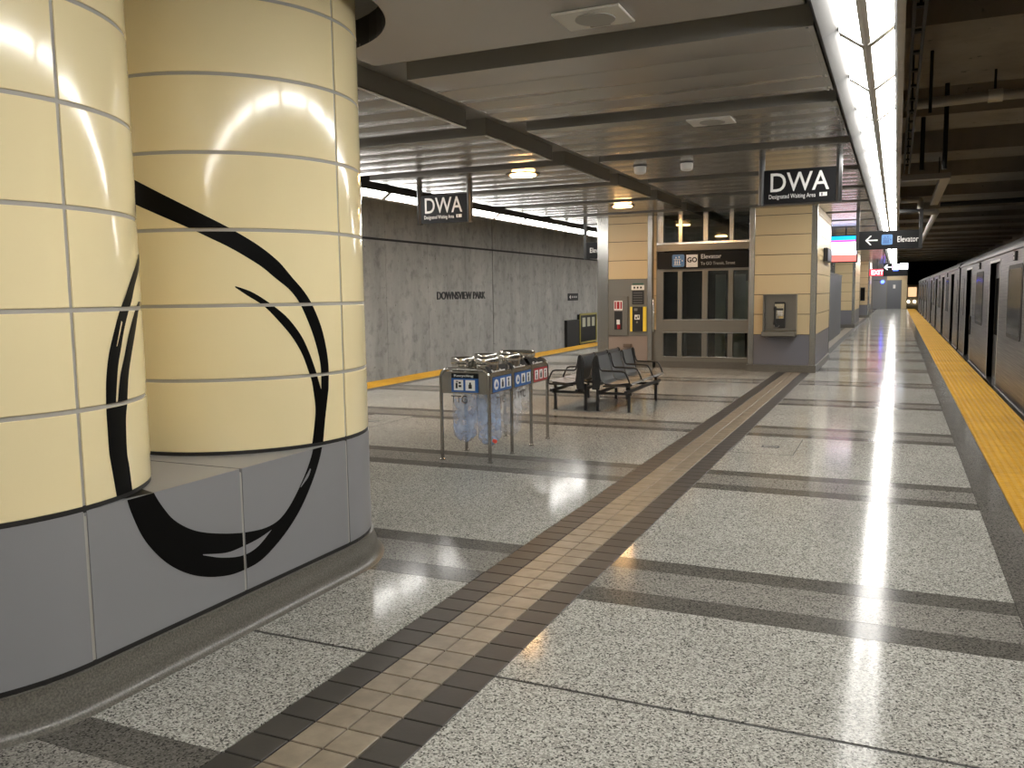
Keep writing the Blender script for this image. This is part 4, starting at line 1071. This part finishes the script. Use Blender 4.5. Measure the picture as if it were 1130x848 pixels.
# ------------------------------------------------------------------ train
TX = 1.50
CARL = 22.6
def make_car(yend, label):
    """car whose far end is at yend, near end at yend-CARL"""
    c = thing('subway_car', (TX+1.5, yend-CARL/2, -1.25), label, 'train', 'subway cars beside the platform')
    ya = yend-CARL
    doors = [ya+2.95+5.57*i for i in range(4)]
    wins = [(doors[i]+doors[i+1])/2 for i in range(3)]
    DW = .78; ZB, ZT = -.12, 1.98
    segs = []; y = ya
    for d in doors: segs.append((y, d-DW)); y = d+DW
    segs.append((y, yend))
    body = MB()
    for a, b in segs: body.box((TX, a, ZB), (TX+.10, b, 2.12))
    for d in doors: body.box((TX, d-DW, ZT), (TX+.10, d+DW, 2.12))
    body.box((TX+2.95, ya, ZB), (TX+3.05, yend, 2.12))
    body.box((TX, ya, ZB), (TX+3.05, ya+.06, 2.2)); body.box((TX, yend-.06, ZB), (TX+3.05, yend, 2.2))
    body.build('car_body', M_TRAIN, c)
    roof = [(TX-.012, 2.10), (TX-.012, 2.13), (TX+.03, 2.18), (TX+.10, 2.245), (TX+.25, 2.33), (TX+.55, 2.42), (TX+1.0, 2.47), (TX+1.52, 2.49), (TX+2.05, 2.47), (TX+2.5, 2.42), (TX+2.8, 2.33), (TX+2.95, 2.245), (TX+3.06, 2.13), (TX+3.06, 2.10)]
    MB().prism(roof, 1, ya, yend).build('roof', M_TROOF, c, .7)
    box('gutter_rail', (TX-.03, ya+.05, 2.085), (TX+.01, yend-.05, 2.125), M_TRAIN, c)
    box('underframe', (TX+.05, ya+.1, -1.0), (TX+3.0, yend-.1, -.10), M_RUB, c)
    box('sill_strip', (TX-.02, ya+.02, -.10), (TX+.02, yend-.02, -.03), M_STEELD, c)
    for d in doors:
        df = MB(); df.box((TX-.006, d-DW-.04, ZB), (TX+.085, d-DW, ZT+.04)); df.box((TX-.006, d+DW, ZB), (TX+.085, d+DW+.04, ZT+.04)); df.box((TX-.006, d-DW, ZT), (TX+.085, d+DW, ZT+.04))
        df.build('door_frame', mat('door_jamb', (.50, .49, .46), .35, .6), c)
        for sd in (-1, 1):
            y0_, y1_ = (d-DW, d-.008) if sd < 0 else (d+.008, d+DW)
            lf = box('door_leaf', (TX+.085, y0_, ZB), (TX+.12, y1_, ZT), M_TDOOR, c)
            box('door_window', (TX+.080, y0_+.14, .75), (TX+.086, y1_-.14, 1.72), M_TGLASS, lf)
        box('threshold', (TX-.05, d-DW, -.06), (TX+.09, d+DW, -.012), M_STEEL, c)
    def rrect(y0_, y1_, z0, z1, r):
        pts = []
        for cy, cz, a0 in ((y1_-r, z1-r, 0), (y0_+r, z1-r, PI/2), (y0_+r, z0+r, PI), (y1_-r, z0+r, 1.5*PI)):
            for i in range(5): a = a0+i*PI/8; pts.append((cy+r*math.cos(a), cz+r*math.sin(a)))
        return pts
    for wy in wins:
        MB().prism(rrect(wy-.80, wy+.80, .84, 1.88, .12), 0, TX-.008, TX+.004).build('window_frame', M_RUB, c)
        wf = MB().prism(rrect(wy-.73, wy+.73, .90, 1.82, .10), 0, TX-.011, TX-.004).build('window_pane', M_TGLASS, c)
    for wy in (ya+1.1, yend-1.1):
        MB().prism(rrect(wy-.38, wy+.38, .90, 1.82, .10), 0, TX-.008, TX+.004).build('end_panel_seam', M_TRAIN, c)
    for wy in wins:
        ib = box('indicator_box', (TX-.03, wy-.10, 1.93), (TX, wy+.12, 2.06), M_RUB, c)
        for zz in (1.962, 2.025): MB().tube([(TX-.036, wy+.01, zz), (TX-.03, wy+.01, zz)], .024, 10).build('indicator_lens', M_PLASTIC, ib)
    box('side_grab_handle', (TX-.03, doors[3]-DW-.16, .55), (TX, doors[3]-DW-.10, .95), M_RUB, c)
    box('diaphragm', (TX+.75, yend-.02, -.1), (TX+2.3, yend+.2, 2.0), M_RUB, c)
    for bx in (ya+4, yend-4):
        for dy in (-1.1, 1.1):
            for xx in (TX+.7, TX+2.35): MB().tube([(xx-.06, bx+dy, -.85), (xx+.06, bx+dy, -.85)], .36, 18).build('wheel', M_STEELD, c, .7)
make_car(25.0, 'first silver subway car, with large dark windows, ending at the narrow car gap')
make_car(48.0, 'second silver subway car coupled behind the first at the narrow car gap')
make_car(71.0, 'farthest silver subway car of the train beside the yellow edge')

# ------------------------------------------------------------------ tunnel overhead on the train side
beams = struct('trim_3')
for ya, yb in [(.5, 3.2), (5.2, 7.0), (9.5, 12.3), (14.3, 15.6), (18.1, 19.4), (22.0, 23.7)]+[(26.4+4.2*k, 28.2+4.2*k) for k in range(15)]:
    MB().box((.0, ya, 4.10), (X_WALL_R, yb, ZTUN+.02)).build('ceiling_beam', M_TUN, beams)
def pipe(name, pts, r, m, label, seg=12):
    o = MB().tube(pts, r, seg).build(name, m, None, .8); return tag(o, label, 'pipe')
pc = pipe('fire_pipe', [(.02, 11.7, 3.78), (.9, 11.7, 3.80), (X_WALL_R, 11.7, 3.80)], .062, M_PIPE, 'grey pipe on a rod hanger crossing above the train near the ceiling')
MB().tube([(.98, 11.7, 3.80), (.98, 11.7, 4.10)], .014, 8).build('hanger_rod', M_PIPED, pc)
MB().tube([(.91, 11.7, 3.80), (1.06, 11.7, 3.80)], .076, 14).build('collar', mat('galvanised', (.55, .53, .48), .4, .5), pc, .7)
pipe('thin_rod', [(.27, 10.5, 3.45), (.27, 10.5, 4.10)], .018, M_PIPED, 'thin dark vertical rod hanging beside the cable ladder')
pipe('conduit_post', [(.285, 14.4, 3.33), (.285, 14.4, 4.10)], .032, M_PIPED, 'short thick black conduit hanging from a beam beside the lights')
pipe('drop_rod', [(.50, 12.2, 3.05), (.50, 12.2, 4.10)], .028, M_PIPED, 'long dark vertical conduit hanging behind the grey crossing pipe')
cd = thing('duct', (.35, 16, 3.4), 'grey sheet metal duct with a bend beside the train-side lights', 'duct')
MB().box((.02, 15.9, 3.36), (.75, 16.1, 3.45)).build('duct_branch', M_PIPE, cd)
MB().box((.60, 16.1, 3.36), (.75, 20.8, 3.45)).build('duct_run', M_PIPE, cd)
for yy in (18.8,): MB().tube([(.68, yy, 3.44), (.68, yy, 4.12)], .01, 6).build('duct_hanger', M_PIPED, cd)
pipe('bent_pipe', [(.02, 18.4, 3.27), (.32, 18.4, 3.27), (.355, 18.4, 3.26), (.365, 18.4, 3.22), (.365, 18.4, 3.09), (.375, 18.4, 3.05), (.41, 18.4, 3.03), (.60, 18.4, 3.02), (.64, 18.42, 3.02), (.645, 18.5, 3.02), (.645, 29.5, 3.02)], .055, M_PIPE, 'grey pipe with elbows running off below the duct')
pipe('cable_pipe', [(.70, 18.25, 3.14), (3.0, 18.25, 3.17), (X_WALL_R, 18.25, 3.2)], .045, M_PIPED, 'dark pipe crossing over the train behind the bent grey pipe')
lad = thing('cable_ladder', (.12, 10, 3.5), 'narrow dark cable ladder running beside the light fixtures', 'cable tray')
for xx in (.05, .12): box('ladder_rail', (xx-.012, Y0+.2, 3.42), (xx+.012, 15.5, 3.46), M_PIPED, lad)
for k in range(19): box('ladder_rung', (.05, 3.4+.62*k, 3.43), (.12, 3.46+.62*k, 3.45), M_PIPED, lad)
for k in range(4): box('ladder_hanger', (.08, 2.6+3.9*k, 3.44), (.10, 2.63+3.9*k, 4.12), M_PIPED, lad)
